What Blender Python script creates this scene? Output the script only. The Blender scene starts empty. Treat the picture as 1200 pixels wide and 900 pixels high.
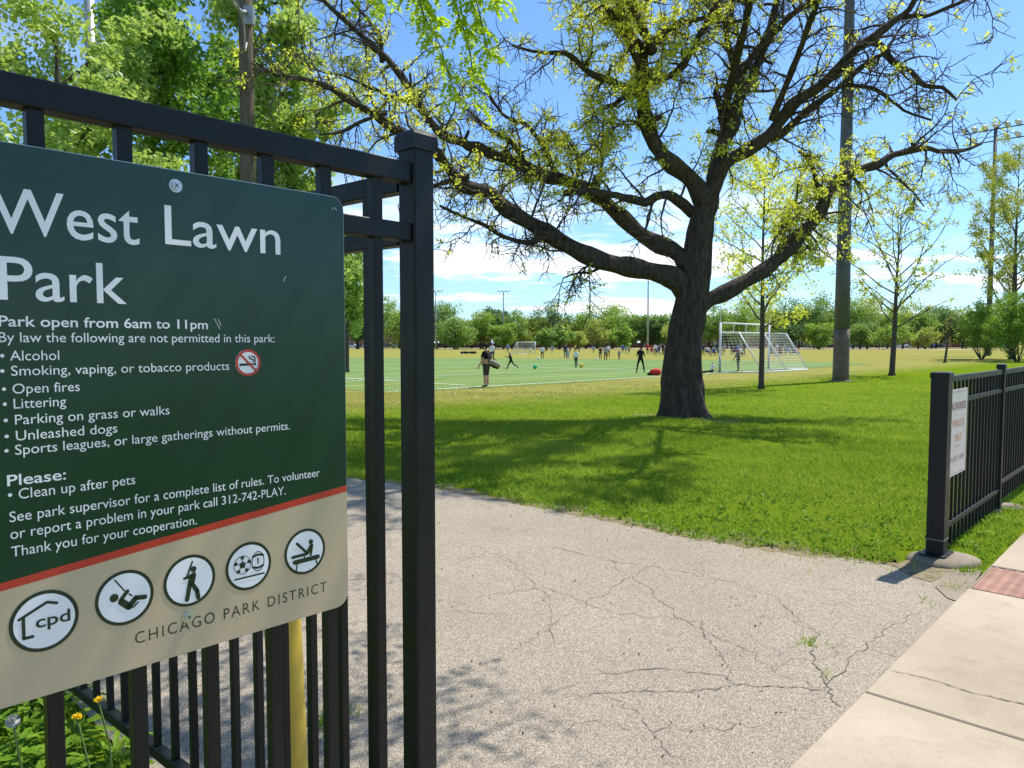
import bpy, bmesh, math, random
import numpy as np
from mathutils import Vector, Matrix
R = math.radians
random.seed(7); rng = np.random.default_rng(7)
SC = bpy.context.scene; COL = SC.collection
# ------------------------------------------------------------------ camera, sky, sun, exposure
CAMH = 1.53; PITCH = R(3.16); FPX = 870.0
cd = bpy.data.cameras.new('camera'); cam = bpy.data.objects.new('camera', cd); COL.objects.link(cam)
cam.location = (0, 0, CAMH); cam.rotation_euler = (R(90) - PITCH, 0, 0)
cd.sensor_width = 36; cd.lens = FPX / 1200 * 36; cd.clip_start = .05; cd.clip_end = 6000
SC.camera = cam
SUN_EL, SUN_AZ = R(61), math.atan2(.78, .625)
SUN = Vector((math.sin(SUN_AZ) * math.cos(SUN_EL), math.cos(SUN_AZ) * math.cos(SUN_EL), math.sin(SUN_EL)))
sl = bpy.data.lights.new('sun', 'SUN'); sl.energy = 4.2; sl.angle = R(.5); sl.color = (1, .95, .86)
so = bpy.data.objects.new('sun', sl); COL.objects.link(so); so.location = (0, 0, 60)
so.rotation_euler = SUN.to_track_quat('Z', 'Y').to_euler()
W = bpy.data.worlds.new('World'); SC.world = W; W.use_nodes = True
nt = W.node_tree; N = nt.nodes; L = nt.links
bg = N['Background']; bg.inputs['Strength'].default_value = .12
sky = N.new('ShaderNodeTexSky'); sky.sky_type = 'NISHITA'; sky.sun_disc = False
sky.sun_elevation = SUN_EL; sky.sun_rotation = SUN_AZ; sky.ozone_density = 2.5; sky.air_density = 1.0; sky.dust_density = .6
tc = N.new('ShaderNodeTexCoord'); sx = N.new('ShaderNodeSeparateXYZ'); L.new(tc.outputs['Generated'], sx.inputs[0])
def wm(op, a, b=None, c=None):
    m = N.new('ShaderNodeMath'); m.operation = op
    for i, v in enumerate((a, b, c)):
        if v is None: continue
        if isinstance(v, (int, float)): m.inputs[i].default_value = v
        else: L.new(v, m.inputs[i])
    return m.outputs[0]
zz = wm('ADD', wm('MAXIMUM', sx.outputs['Z'], .0), .06)
cx = N.new('ShaderNodeCombineXYZ'); L.new(wm('DIVIDE', sx.outputs['X'], zz), cx.inputs[0]); L.new(wm('DIVIDE', sx.outputs['Y'], zz), cx.inputs[1])
def wnoise(vec, scale, det, loc=(0, 0, 0), rough=.55):
    mp = N.new('ShaderNodeMapping'); mp.inputs['Location'].default_value = loc; L.new(vec, mp.inputs[0])
    n = N.new('ShaderNodeTexNoise'); n.inputs['Scale'].default_value = scale; n.inputs['Detail'].default_value = det
    n.inputs['Roughness'].default_value = rough; L.new(mp.outputs[0], n.inputs['Vector']); return n.outputs['Fac']
def wramp(fac, p0, p1, interp='EASE'):
    r = N.new('ShaderNodeValToRGB'); r.color_ramp.interpolation = interp
    r.color_ramp.elements[0].position = p0; r.color_ramp.elements[1].position = p1; L.new(fac, r.inputs[0]); return r.outputs[0]
big = wnoise(cx.outputs[0], .30, 8, (3.1, 1.7, 0)); fine = wnoise(cx.outputs[0], 1.1, 8, (7, 2, 1), .6)
cl = wramp(wm('ADD', wm('MULTIPLY', big, .75), wm('MULTIPLY', fine, .25)), .53, .66)
low = wramp(sx.outputs['Z'], .0, .30)
lowinv = wm('SUBTRACT', 1.0, low)
# low banks of cumulus near the horizon, thin streaks above them
band = wramp(wm('ADD', wnoise(cx.outputs[0], .42, 9, (11.4, 5.2, 3), .62), wm('MULTIPLY', lowinv, .10)), .56, .66)
lowmask = wramp(wm('SUBTRACT', .26, sx.outputs['Z']), .02, .14)
cloud = wm('MINIMUM', wm('ADD', wm('MULTIPLY', cl, .55), wm('MULTIPLY', band, lowmask)), .93)
mx = N.new('ShaderNodeMixRGB'); L.new(cloud, mx.inputs[0])
tint = N.new('ShaderNodeMixRGB'); tint.blend_type = 'MULTIPLY'; tint.inputs[0].default_value = 1; tint.inputs[2].default_value = (.63, .85, 1.08, 1)
L.new(sky.outputs[0], tint.inputs[1]); L.new(tint.outputs[0], mx.inputs[1]); mx.inputs[2].default_value = (7.2, 7.4, 7.8, 1)
L.new(mx.outputs[0], bg.inputs['Color'])
SC.view_settings.view_transform = 'Standard'; SC.view_settings.look = 'None'; SC.view_settings.gamma = 1
SC.view_settings.exposure = .68
try: SC.view_settings.use_curve_mapping = False
except Exception: pass
SC.cycles.max_bounces = 8; SC.cycles.transparent_max_bounces = 12; SC.cycles.sample_clamp_indirect = 6
# ------------------------------------------------------------------ pixel -> world helpers (the survey of the photograph)
FW = Vector((0, math.cos(PITCH), -math.sin(PITCH))); UP = Vector((0, math.sin(PITCH), math.cos(PITCH))); CAM = Vector((0, 0, CAMH))
def ray(px, py): return Vector(((px - 600) / FPX, 0, 0)) + UP * ((450 - py) / FPX) + FW
def at(px, py, Y):
    d = ray(px, py); return CAM + d * (Y / d.y)
def gz(x, y):
    t = np.clip((np.asarray(y, float) - 12) / 14, 0, 1); return -.27 * t * t * (3 - 2 * t)
def ground(px, py):
    d = ray(px, py); z = 0
    for _ in range(30):
        p = CAM + d * ((z - CAMH) / d.z); z = float(gz(p.x, p.y))
    return p
def plane_hit(px, py, P, n):
    d = ray(px, py); return CAM + d * ((P - CAM).dot(n) / d.dot(n))
A_ = math.atan2(820, 870)
U = Vector((math.sin(A_), math.cos(A_), 0)); NV = Vector((U.y, -U.x, 0)); V = -NV; ZU = Vector((0, 0, 1))
# ------------------------------------------------------------------ objects
ORG = {}
def tag(o, label=None, cat=None, group=None, kind=None):
    if label: o['label'] = label
    if cat: o['category'] = cat
    if group: o['group'] = group
    if kind: o['kind'] = kind
    return o
def thing(name, loc, label, cat, group=None):
    o = bpy.data.objects.new(name, None); COL.objects.link(o); o.location = loc; o.empty_display_size = .2
    ORG[o.name] = Vector(loc); return tag(o, label, cat, group)
class MB:
    def __init__(s): s.v = []; s.f = []; s.mi = []; s.n = 0
    def add(s, V_, F, m=0):
        V_ = np.asarray(V_, float).reshape(-1, 3)
        s.v.append(V_)
        if isinstance(F, np.ndarray): fs = [F + s.n]
        else: fs = [np.asarray(f, int).reshape(1, -1) + s.n for f in F]
        for f in fs: s.f.append(f); s.mi.append(np.full(len(f), m, int))
        s.n += len(V_); return s
    def box(s, c, ax, half, m=0, bev=0):
        """oriented box: centre, three axes, half sizes, with chamfered vertical edges when bev"""
        c = Vector(c); a, b, d = [Vector(q).normalized() for q in ax]; hx, hy, hz = half
        if bev <= 0: prof = [(-hx, -hy), (hx, -hy), (hx, hy), (-hx, hy)]
        else: prof = [(-hx + bev, -hy), (hx - bev, -hy), (hx, -hy + bev), (hx, hy - bev), (hx - bev, hy), (-hx + bev, hy), (-hx, hy - bev), (-hx, -hy + bev)]
        k = len(prof)
        vs = [c + a * p + b * q - d * hz for p, q in prof] + [c + a * p + b * q + d * hz for p, q in prof]
        fl = [list(range(k))[::-1], list(range(k, 2 * k))] + [[i, (i + 1) % k, k + (i + 1) % k, k + i] for i in range(k)]
        return s.add([tuple(q) for q in vs], fl, m)
    def beam(s, p, q, w, h, up=ZU, m=0, bev=0):
        p = Vector(p); q = Vector(q); d = (q - p); a = d.cross(up).normalized(); b = a.cross(d).normalized()
        return s.box((p + q) / 2, (a, b, d), (w / 2, h / 2, d.length / 2), m, bev)
    def tube(s, pts, rad, sides=8, m=0, cap=True, ridge=None):
        P = np.asarray([tuple(p) for p in pts], float); n = len(P)
        r = np.full(n, rad, float) if np.isscalar(rad) else np.asarray(rad, float)
        T = np.gradient(P, axis=0); T /= np.linalg.norm(T, axis=1)[:, None] + 1e-12
        ref = np.array([0, 0, 1.]) if abs(T[0][2]) < .9 else np.array([1., 0, 0])
        a = np.cross(T[0], ref); a /= np.linalg.norm(a); Vt = []
        ang = np.linspace(0, 2 * math.pi, sides, endpoint=False)
        for i in range(n):
            a = a - T[i] * np.dot(a, T[i]); a /= np.linalg.norm(a) + 1e-12; b = np.cross(T[i], a)
            rr = r[i] * (np.ones(sides) if ridge is None else ridge(i, ang, P[i]))
            Vt.append(P[i] + (np.cos(ang) * rr)[:, None] * a + (np.sin(ang) * rr)[:, None] * b)
        Vt = np.concatenate(Vt); j = np.arange(sides); k = (j + 1) % sides
        F = np.concatenate([np.stack([i * sides + j, i * sides + k, (i + 1) * sides + k, (i + 1) * sides + j], 1) for i in range(n - 1)])
        base = s.n; s.add(Vt, F, m)
        if cap:
            s.f.append(np.arange(sides)[::-1].reshape(1, -1) + base); s.mi.append(np.array([m]))
            s.f.append((np.arange(sides) + (n - 1) * sides).reshape(1, -1) + base); s.mi.append(np.array([m]))
        return s
    def lathe(s, c, prof, sides=16, m=0, ax=(1, 1)):
        c = Vector(c); vs = []; k = len(prof)
        for r, z in prof:
            for j in range(sides):
                t = 2 * math.pi * j / sides; vs.append((c.x + r * math.cos(t) * ax[0], c.y + r * math.sin(t) * ax[1], c.z + z))
        fl = [[i * sides + j, i * sides + (j + 1) % sides, (i + 1) * sides + (j + 1) % sides, (i + 1) * sides + j] for i in range(k - 1) for j in range(sides)]
        fl += [list(range(sides))[::-1], [(k - 1) * sides + j for j in range(sides)]]
        return s.add(vs, fl, m)
    def build(s, name, mats, parent=None, loc=None, smooth=False):
        if not isinstance(mats, (list, tuple)): mats = [mats]
        org = ORG[parent.name] if parent else (Vector(loc) if loc is not None else Vector((0, 0, 0)))
        Vt = np.concatenate(s.v) - np.array(tuple(org)); me = bpy.data.meshes.new(name)
        me.vertices.add(len(Vt)); me.vertices.foreach_set('co', Vt.astype(np.float32).ravel())
        tot = np.concatenate([np.full(len(f), f.shape[1], int) for f in s.f]); idx = np.concatenate([f.ravel() for f in s.f])
        st = np.concatenate([[0], np.cumsum(tot)[:-1]])
        me.loops.add(len(idx)); me.loops.foreach_set('vertex_index', idx.astype(np.int32))
        me.polygons.add(len(tot)); me.polygons.foreach_set('loop_start', st.astype(np.int32)); me.polygons.foreach_set('loop_total', tot.astype(np.int32))
        me.polygons.foreach_set('material_index', np.concatenate(s.mi).astype(np.int32))
        me.polygons.foreach_set('use_smooth', np.full(len(tot), bool(smooth)))
        for m in mats: me.materials.append(m)
        me.update(calc_edges=True); me.validate()
        o = bpy.data.objects.new(name, me); COL.objects.link(o)
        if parent: o.parent = parent
        else: o.location = org
        ORG[o.name] = org; return o
def copy_tree(o, parent=None):
    c = o.copy(); COL.objects.link(c); c.parent = parent
    for ch in [q for q in bpy.data.objects if q.parent == o]: copy_tree(ch, c)
    return c
# ------------------------------------------------------------------ materials
class NT:
    def __init__(s, name):
        s.m = bpy.data.materials.new(name); s.m.use_nodes = True; s.t = s.m.node_tree; s.b = s.t.nodes['Principled BSDF']; s.out = s.t.nodes['Material Output']
        s.pos = s.t.nodes.new('ShaderNodeNewGeometry'); s.P = s.pos.outputs['Position']; s.tc = s.t.nodes.new('ShaderNodeTexCoord'); s.O = s.tc.outputs['Object']
    def n(s, t, **k):
        q = s.t.nodes.new(t)
        for a, b in k.items(): setattr(q, a, b)
        return q
    def set(s, sock, v):
        if isinstance(v, bpy.types.NodeSocket): s.t.links.new(v, sock)
        elif isinstance(v, (tuple, list)) and sock.type == 'RGBA' and len(v) == 3: sock.default_value = (*v, 1)
        else: sock.default_value = v
    def noise(s, vec, scale, det=4, rough=.55, sc=None, dist=0):
        if sc or True:
            mp = s.n('ShaderNodeMapping'); mp.inputs['Scale'].default_value = sc or (1, 1, 1); s.set(mp.inputs[0], vec); vec = mp.outputs[0]
        q = s.n('ShaderNodeTexNoise'); q.inputs['Scale'].default_value = scale; q.inputs['Detail'].default_value = det
        q.inputs['Roughness'].default_value = rough; q.inputs['Distortion'].default_value = dist; s.set(q.inputs['Vector'], vec); return q.outputs['Fac']
    def ramp(s, f, *st, interp='LINEAR'):
        q = s.n('ShaderNodeValToRGB'); q.color_ramp.interpolation = interp; e = q.color_ramp.elements
        while len(e) < len(st): e.new(.5)
        for i, (p, c) in enumerate(st):
            e[i].position = p; e[i].color = (*c, 1) if isinstance(c, (tuple, list)) else (c, c, c, 1)
        s.set(q.inputs[0], f); return q.outputs[0]
    def mix(s, f, a, b, mode='MIX'):
        q = s.n('ShaderNodeMixRGB', blend_type=mode); s.set(q.inputs[0], f); s.set(q.inputs[1], a); s.set(q.inputs[2], b); return q.outputs[0]
    def math(s, op, a, b=0., c=0.):
        q = s.n('ShaderNodeMath', operation=op)
        s.set(q.inputs[0], a); s.set(q.inputs[1], b)
        if op == 'MULTIPLY_ADD': s.set(q.inputs[2], c)
        return q.outputs[0]
    def dot(s, a, v, off=0.):
        q = s.n('ShaderNodeVectorMath', operation='DOT_PRODUCT'); s.set(q.inputs[0], a); q.inputs[1].default_value = v
        return s.math('ADD', q.outputs['Value'], off)
    def bump(s, h, st=.5, dist=.01):
        q = s.n('ShaderNodeBump'); q.inputs['Strength'].default_value = st; q.inputs['Distance'].default_value = dist; s.set(q.inputs['Height'], h); s.set(s.b.inputs['Normal'], q.outputs[0])
    def fin(s, col, rough=.6, metal=0, spec=.5):
        s.set(s.b.inputs['Base Color'], col); s.set(s.b.inputs['Roughness'], rough); s.b.inputs['Metallic'].default_value = metal
        s.b.inputs['Specular IOR Level'].default_value = spec; return s.m
def simple(name, c, rough=.6, metal=0, var=.12, scale=8, bump=0, spec=.5, bscale=60):
    q = NT(name); f = q.noise(q.P, scale, 5)
    lo = tuple(x * (1 - var) for x in c); hi = tuple(min(1, x * (1 + var)) for x in c)
    if bump: q.bump(q.noise(q.P, bscale, 4), bump, .004)
    return q.fin(q.ramp(f, (.3, lo), (.7, hi)), rough, metal, spec)
def leaf_mat(name, c1, c2, trans=.45, patch=1.2, gl=.04):
    q = NT(name); rnd = q.pos.outputs['Random Per Island']
    col = q.mix(q.math('MULTIPLY_ADD', rnd, .6, q.math('MULTIPLY', q.noise(q.O, patch, 3), .4)), c1, c2)
    d = q.n('ShaderNodeBsdfDiffuse'); q.set(d.inputs[0], col)
    t = q.n('ShaderNodeBsdfTranslucent'); q.set(t.inputs[0], q.mix(.35, col, (c2[0] * 1.5, c2[1] * 1.45, c2[2] * .8)))
    g = q.n('ShaderNodeBsdfGlossy'); g.inputs['Roughness'].default_value = .45
    a = q.n('ShaderNodeMixShader'); a.inputs[0].default_value = trans; q.t.links.new(d.outputs[0], a.inputs[1]); q.t.links.new(t.outputs[0], a.inputs[2])
    b = q.n('ShaderNodeMixShader'); b.inputs[0].default_value = gl; q.t.links.new(a.outputs[0], b.inputs[1]); q.t.links.new(g.outputs[0], b.inputs[2])
    q.t.links.new(b.outputs[0], q.out.inputs[0]); return q.m
def bark_mat(name, c1, c2, sc=(9, 9, 1.6), st=.9):
    q = NT(name); f = q.noise(q.P, 2.2, 7, .65, sc, .4); g = q.noise(q.P, 1.1, 4)
    q.bump(f, st, .09)
    return q.fin(q.mix(q.math('MULTIPLY', g, .5), q.ramp(f, (.36, c1), (.64, c2)), tuple(x * .7 for x in c2)), .95, 0, .15)
M = {}
def black_paint():
    q = NT('black_powder_coat'); f = q.noise(q.P, 14, 6, .65); sp = q.noise(q.P, 70, 4, .7)
    c = q.ramp(f, (.35, (.005, .006, .007)), (.7, (.010, .011, .013)))
    c = q.mix(q.ramp(sp, (.64, 0.), (.74, .35)), c, (.085, .08, .072))
    q.bump(q.noise(q.P, 160, 3), .12, .002); return q.fin(c, q.ramp(f, (.3, .38), (.7, .60)), 0, .32)
M['fence'] = black_paint()
M['bark'] = bark_mat('locust_bark', (.030, .024, .019), (.135, .112, .09))
M['twig'] = simple('locust_twig_bark', (.075, .06, .048), .9, var=.35, scale=3)
M['bark2'] = bark_mat('maple_bark', (.05, .042, .035), (.16, .14, .12))
M['pole_wood'] = bark_mat('weathered_pole_wood', (.085, .068, .052), (.22, .185, .145), (22, 22, .8), .5)
# lawn colours shared by ground and blades: dry bands follow the turf's edge
P0 = Vector((-2.95, 28.5, 0))
def dryness(q):
    d = q.dot(q.P, tuple(NV), -P0.dot(NV))                       # metres from turf boundary, towards the street
    near = q.math('MULTIPLY', q.ramp(q.math('MULTIPLY', d, .1), (.0, 1.), (.42, 1.), (.85, 0.)), 1.0)
    yy = q.dot(q.P, (0, 1, 0)); xx = q.dot(q.P, (1, 0, 0))
    far = q.ramp(q.math('MULTIPLY', yy, .005), (.30, 0.), (.36, .38), (.62, .34), (.75, .1))
    big = q.noise(q.P, .16, 5, .6); mid = q.noise(q.P, 1.3, 5, .65)
    m = q.math('MAXIMUM', near, q.math('MULTIPLY', far, q.ramp(big, (.38, .2), (.55, 1.))))
    m = q.math('MULTIPLY', m, q.ramp(mid, (.25, .35), (.5, 1.)))
    return m, big, mid
def ground_mat():
    q = NT('park_lawn'); m, big, mid = dryness(q); fin = q.noise(q.P, 35, 5, .7)
    g = q.mix(big, (.115, .19, .008), (.165, .245, .014)); g = q.mix(q.ramp(mid, (.35, 0.), (.7, .6)), g, (.21, .27, .018))
    g = q.mix(q.ramp(q.noise(q.P, .5, 4), (.52, 0.), (.7, .35)), g, (.15, .19, .02))
    g = q.mix(m, g, q.mix(mid, (.36, .285, .11), (.27, .31, .06)))
    g = q.mix(q.math('MULTIPLY', fin, .7), g, q.mix(.6, g, (.012, .02, .004)))
    q.bump(fin, .8, .03); return q.fin(g, 1., 0, .0)
M['lawn'] = ground_mat()
def blade_mat():
    q = NT('grass_blade'); m, big, mid = dryness(q); r = q.pos.outputs['Random Per Island']
    g = q.mix(r, (.23, .345, .028), (.41, .51, .06)); g = q.mix(q.ramp(mid, (.4, 0.), (.72, .55)), g, (.46, .53, .08)); g = q.mix(q.ramp(big, (.42, .35), (.58, 0.)), g, (.16, .30, .012))
    g = q.mix(q.math('MULTIPLY', m, .9), g, q.mix(r, (.52, .42, .17), (.42, .44, .09)))
    d = q.n('ShaderNodeBsdfDiffuse'); q.set(d.inputs[0], g); t = q.n('ShaderNodeBsdfTranslucent'); q.set(t.inputs[0], g)
    a = q.n('ShaderNodeMixShader'); a.inputs[0].default_value = .4; q.t.links.new(d.outputs[0], a.inputs[1]); q.t.links.new(t.outputs[0], a.inputs[2])
    q.t.links.new(a.outputs[0], q.out.inputs[0]); return q.m
M['blade'] = blade_mat()
def asphalt_mat():
    q = NT('weathered_asphalt'); P = q.P
    vo = q.n('ShaderNodeTexVoronoi'); vo.inputs['Scale'].default_value = 185; q.set(vo.inputs['Vector'], P)
    peb = q.n('ShaderNodeRGBToBW'); q.set(peb.inputs[0], vo.outputs['Color'])
    col = q.ramp(peb.outputs[0], (.12, (.19, .160, .118)), (.45, (.35, .297, .222)), (.85, (.54, .465, .355)))
    col = q.mix(q.ramp(vo.outputs['Distance'], (.35, 0.), (.75, .55)), col, (.11, .095, .075))
    big = q.noise(P, .7, 6, .6); col = q.mix(q.ramp(big, (.35, .45), (.62, 0.)), col, q.mix(.5, col, (.15, .13, .115)), 'MIX')
    st = q.noise(P, 2.6, 6, .7); col = q.mix(q.ramp(st, (.58, 0.), (.74, .35)), col, (.16, .13, .10))
    # hairline crazing
    wob = q.n('ShaderNodeTexNoise'); wob.inputs['Scale'].default_value = 3.2; wob.inputs['Detail'].default_value = 5; q.set(wob.inputs['Vector'], P)
    wv = q.n('ShaderNodeVectorMath', operation='MULTIPLY_ADD'); q.set(wv.inputs[0], wob.outputs['Color']); wv.inputs[1].default_value = (.55, .55, .55); q.set(wv.inputs[2], P)
    cr = q.n('ShaderNodeTexVoronoi', feature='DISTANCE_TO_EDGE'); cr.inputs['Scale'].default_value = 2.1; q.set(cr.inputs['Vector'], wv.outputs[0])
    cm = q.math('MULTIPLY', q.ramp(cr.outputs['Distance'], (.006, 1.), (.02, 0.)), q.ramp(q.noise(P, .9, 3), (.46, 0.), (.66, .42)))
    col = q.mix(cm, col, (.055, .047, .04))
    h = q.math('SUBTRACT', q.math('MULTIPLY', q.math('SUBTRACT', 1., vo.outputs['Distance']), .6), cm)
    q.bump(h, .55, .006); return q.fin(col, .92, 0, .2)
M['asphalt'] = asphalt_mat()
def concrete_mat(name, a, b):
    q = NT(name); f = q.noise(q.P, 1.1, 7, .65); g = q.noise(q.P, 130, 4, .7); st = q.noise(q.P, 5, 6, .7)
    c = q.ramp(f, (.32, a), (.68, b)); c = q.mix(q.ramp(st, (.52, 0.), (.76, .42)), c, tuple(x * .55 for x in a))
    c = q.mix(q.ramp(g, (.30, .45), (.5, 0.)), c, tuple(x * .6 for x in a)); q.bump(g, .25, .003); return q.fin(c, .9, 0, .2)
M['concrete'] = concrete_mat('sidewalk_concrete', (.34, .275, .197), (.465, .385, .285))
M['concrete2'] = concrete_mat('footing_concrete', (.20, .165, .12), (.33, .275, .21))
M['joint'] = simple('joint_dirt', (.16, .135, .10), .95)
M['soil'] = simple('bare_soil', (.20, .165, .10), .98, var=.35, scale=14, bump=.6, spec=.1)
M['brick_pad'] = simple('red_tactile_paver', (.33, .175, .125), .85, var=.18, scale=9, bump=.2)
def turf_mat():
    q = NT('synthetic_turf'); s1 = q.noise(q.P, .06, 4); s2 = q.noise(q.P, 3, 4)
    st = q.math('FRACT', q.math('MULTIPLY', q.dot(q.P, tuple(V), 0), 1 / 9.2)); 
    c = q.mix(q.ramp(st, (.47, 0.), (.53, 1.)), (.135, .205, .045), (.16, .235, .06)); c = q.mix(q.math('MULTIPLY', s1, .5), c, (.165, .225, .09)); c = q.mix(q.math('MULTIPLY', s2, .25), c, (.08, .18, .06))
    return q.fin(c, .95, 0, .08)
M['turf'] = turf_mat()
M['line_white'] = simple('white_turf_line', (.72, .76, .66), .8, var=.2)
M['line_yellow'] = simple('yellow_turf_line', (.50, .48, .14), .8, var=.2)
M['infield'] = simple('baseball_infield_clay', (.44, .32, .20), .95, var=.2, scale=.2, spec=.1)
M['road'] = simple('street_asphalt', (.10, .10, .10), .9)
M['white_metal'] = simple('white_painted_steel', (.78, .78, .76), .45, var=.06)
M['steel'] = simple('galvanised_steel', (.34, .35, .36), .45, .5, var=.15)
M['dark_steel'] = simple('weathered_dark_steel_pole', (.095, .095, .095), .6, .1, var=.22, scale=2.5)
M['pole_base'] = simple('brown_pole_base_paint', (.14, .105, .08), .75, var=.25, scale=3)
M['yellow'] = simple('yellow_bollard_paint', (.62, .42, .045), .55, var=.2, scale=18, bump=.15)
M['net'] = simple('white_goal_net_cord', (.62, .62, .60), .9)
M['lens'] = simple('lamp_glass', (.75, .76, .78), .2)
# ------------------------------------------------------------------ ground, street side paving, field
def sheet(name, pts, mat, eps, cut=None, kind='structure', flat=None):
    """a thin sheet that follows the ground eps above it"""
    bm = bmesh.new(); vs = [bm.verts.new((p[0], p[1], 0)) for p in pts]; bm.faces.new(vs)
    if cut:
        xs = [p[0] for p in pts]; ys = [p[1] for p in pts]
        y = math.floor(min(ys))
        while y < max(ys):
            bmesh.ops.bisect_plane(bm, geom=bm.verts[:] + bm.edges[:] + bm.faces[:], plane_co=(0, y, 0), plane_no=(0, 1, 0)); y += cut
    bmesh.ops.triangulate(bm, faces=bm.faces[:])
    for v in bm.verts: v.co.z = (float(gz(v.co.x, v.co.y)) if flat is None else flat) + eps
    bmesh.ops.recalc_face_normals(bm, faces=bm.faces[:])
    if sum(f.normal.z for f in bm.faces) < 0: bmesh.ops.reverse_faces(bm, faces=bm.faces[:])
    me = bpy.data.meshes.new(name); bm.to_mesh(me); bm.free(); me.materials.append(mat)
    o = bpy.data.objects.new(name, me); COL.objects.link(o); tag(o, kind=kind); return o
xs = np.array([-1500, -600, -250, -120] + list(np.arange(-60, 61, 4)) + [120, 250, 600, 1500], float)
ys = np.array([-200, -60, -20] + list(np.arange(-8, 12, 4)) + list(np.arange(12, 26.01, .5)) + list(range(28, 60, 4)) + [80, 120, 200, 300, 500, 900, 1600, 3000], float)
X, Yg = np.meshgrid(xs, ys); Z = gz(X, Yg); nx = len(xs)
I = (np.arange(len(ys) - 1)[:, None] * nx + np.arange(nx - 1)[None]).ravel()
g = MB().add(np.stack([X, Yg, Z], -1).reshape(-1, 3), np.stack([I, I + 1, I + nx + 1, I + nx], 1)).build('ground', M['lawn'], smooth=True); tag(g, kind='structure')
EDGE0 = ground(930, 900); EDGE0.z = 0
def E(t, off=0): return EDGE0 + U * t + NV * off          # along the pavement's park-side edge
def jag(a, b, n, amp):
    a = Vector(a); b = Vector(b); d = (b - a); p = Vector((-d.y, d.x, 0)).normalized()
    return [a + d * (i / n) + p * random.uniform(-amp, amp) for i in range(n)]
edge_px = [(1060, 668), (1000, 657), (950, 654), (850, 640), (770, 625), (700, 610), (600, 590), (520, 576), (410, 560)]
EP = [ground(*p) for p in edge_px]; EP.append(EP[-1] + (EP[-1] - EP[-3]) * 2.5)
drive = [E(-6, .05), E(2.75, .05)]
for a, b in zip(EP[:-1], EP[1:]): drive += jag(a, b, 8, .035)
POST = plane_hit(489, 400, at(405, 470, 1.427) + V * .03, NV); POST.z = 0
drive += [EP[-1], POST + V * 9 - U * .25, POST - U * .12 + V * .05, E(-6, .05)]
drive = drive[:-1]
def uniq(ps):
    out = []
    for p in ps:
        if not out or (p - out[-1]).length > 1e-4: out.append(p)
    return out
rt = uniq([E(2.75, .05)] + [p for p in drive[2:-2]]); rt = rt[:-1] if (rt[-1] - rt[-2]).length < 1e-3 else rt
lt = [POST - U * .06 + V * ((p - POST).dot(V)) for p in rt]; k = len(rt)
dm = MB().add([(p.x, p.y, float(gz(p.x, p.y)) + .008) for p in rt + lt], [[i, i + 1, k + i + 1, k + i] for i in range(k - 1)])
tag(dm.build('driveway', M['asphalt']), kind='structure')
soil = []
for a, b in zip(EP[:-2], EP[1:-1]): soil += jag(a, b, 7, .06)
inner = [p + V * .0 for p in soil]
outer = [p + U * random.choice([.12, .18, .15, .30, .38]) * random.random() + U * .12 for p in soil][::-1]
sheet('soil_edge', uniq([p - U * .08 for p in inner] + outer), M['soil'], .005)
def blob(c, rx, ry, n=22, amp=.3, ang=0.):
    c = Vector(c); ph = [random.uniform(0, 6.28) for _ in range(4)]; out = []
    for i in range(n):
        t = 2 * math.pi * i / n; k = 1 + amp * (.5 * math.sin(2 * t + ph[0]) + .3 * math.sin(3 * t + ph[1]) + .3 * math.sin(5 * t + ph[2])); 
        x, y = rx * k * math.cos(t), ry * k * math.sin(t)
        out.append(c + Vector((x * math.cos(ang) - y * math.sin(ang), x * math.sin(ang) + y * math.cos(ang), 0)))
    return out
for i, (px, py, rx, ry) in enumerate([(880, 633, .30, .12), (930, 643, .34, .11), (1010, 652, .22, .08), (812, 490, 1.3, .7), (700, 606, .4, .06)]):
    o = sheet('bare_soil', blob(ground(px, py), rx, ry, ang=-.6), M['soil'], .004 + .0005 * i, cut=.5)
sheet('concrete_apron', [ground(*p) for p in ((1096, 690), (1108, 672), (1128, 668), (1152, 671), (1136, 692), (1121, 707), (1110, 703))], M['concrete2'], .014)
sheet('soil_patch', [ground(*p) for p in ((1046, 664), (1070, 655), (1120, 656), (1136, 670), (1110, 674), (1092, 684), (1070, 678))], M['soil'], .011)
# pavement: slabs with real joints, running along the fence line
sb = MB(); t0 = (ground(1016, 817) - EDGE0).dot(U); crack_t = (ground(1042, 791) - EDGE0).dot(U); pad_t = (ground(1138, 693) - EDGE0).dot(U); pad_o = (ground(1138, 693) - EDGE0).dot(NV)
cuts = [-6.1, -4.6, -3.1, -1.6, t0 - 1.5, t0, pad_t - .006, pad_t + .62, pad_t + 2.1, pad_t + 3.6, pad_t + 5.1, pad_t + 6.6]
def slab(ta, tb, oa, ob, top=.022, gap=.005):
    c = EDGE0 + U * ((ta + tb) / 2) + NV * ((oa + ob) / 2); c.z = top - .06
    h = ((tb - ta) / 2 - gap, (ob - oa) / 2, .06)
    a, b = U, NV; e = .006; vs = []
    for z, i in ((-h[2], 0), (h[2] - e, 0), (h[2], e)):
        for sx_, sy_ in ((-1, -1), (1, -1), (1, 1), (-1, 1)): vs.append(tuple(c + a * sx_ * (h[0] - i) + b * sy_ * (h[1] - i) + ZU * z))
    fl = [[0, 3, 2, 1], [8, 9, 10, 11]] + [[k * 4 + j, k * 4 + (j + 1) % 4, k * 4 + 4 + (j + 1) % 4, k * 4 + 4 + j] for k in (0, 1) for j in range(4)]
    sb.add(vs, [f[::-1] for f in fl])
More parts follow.
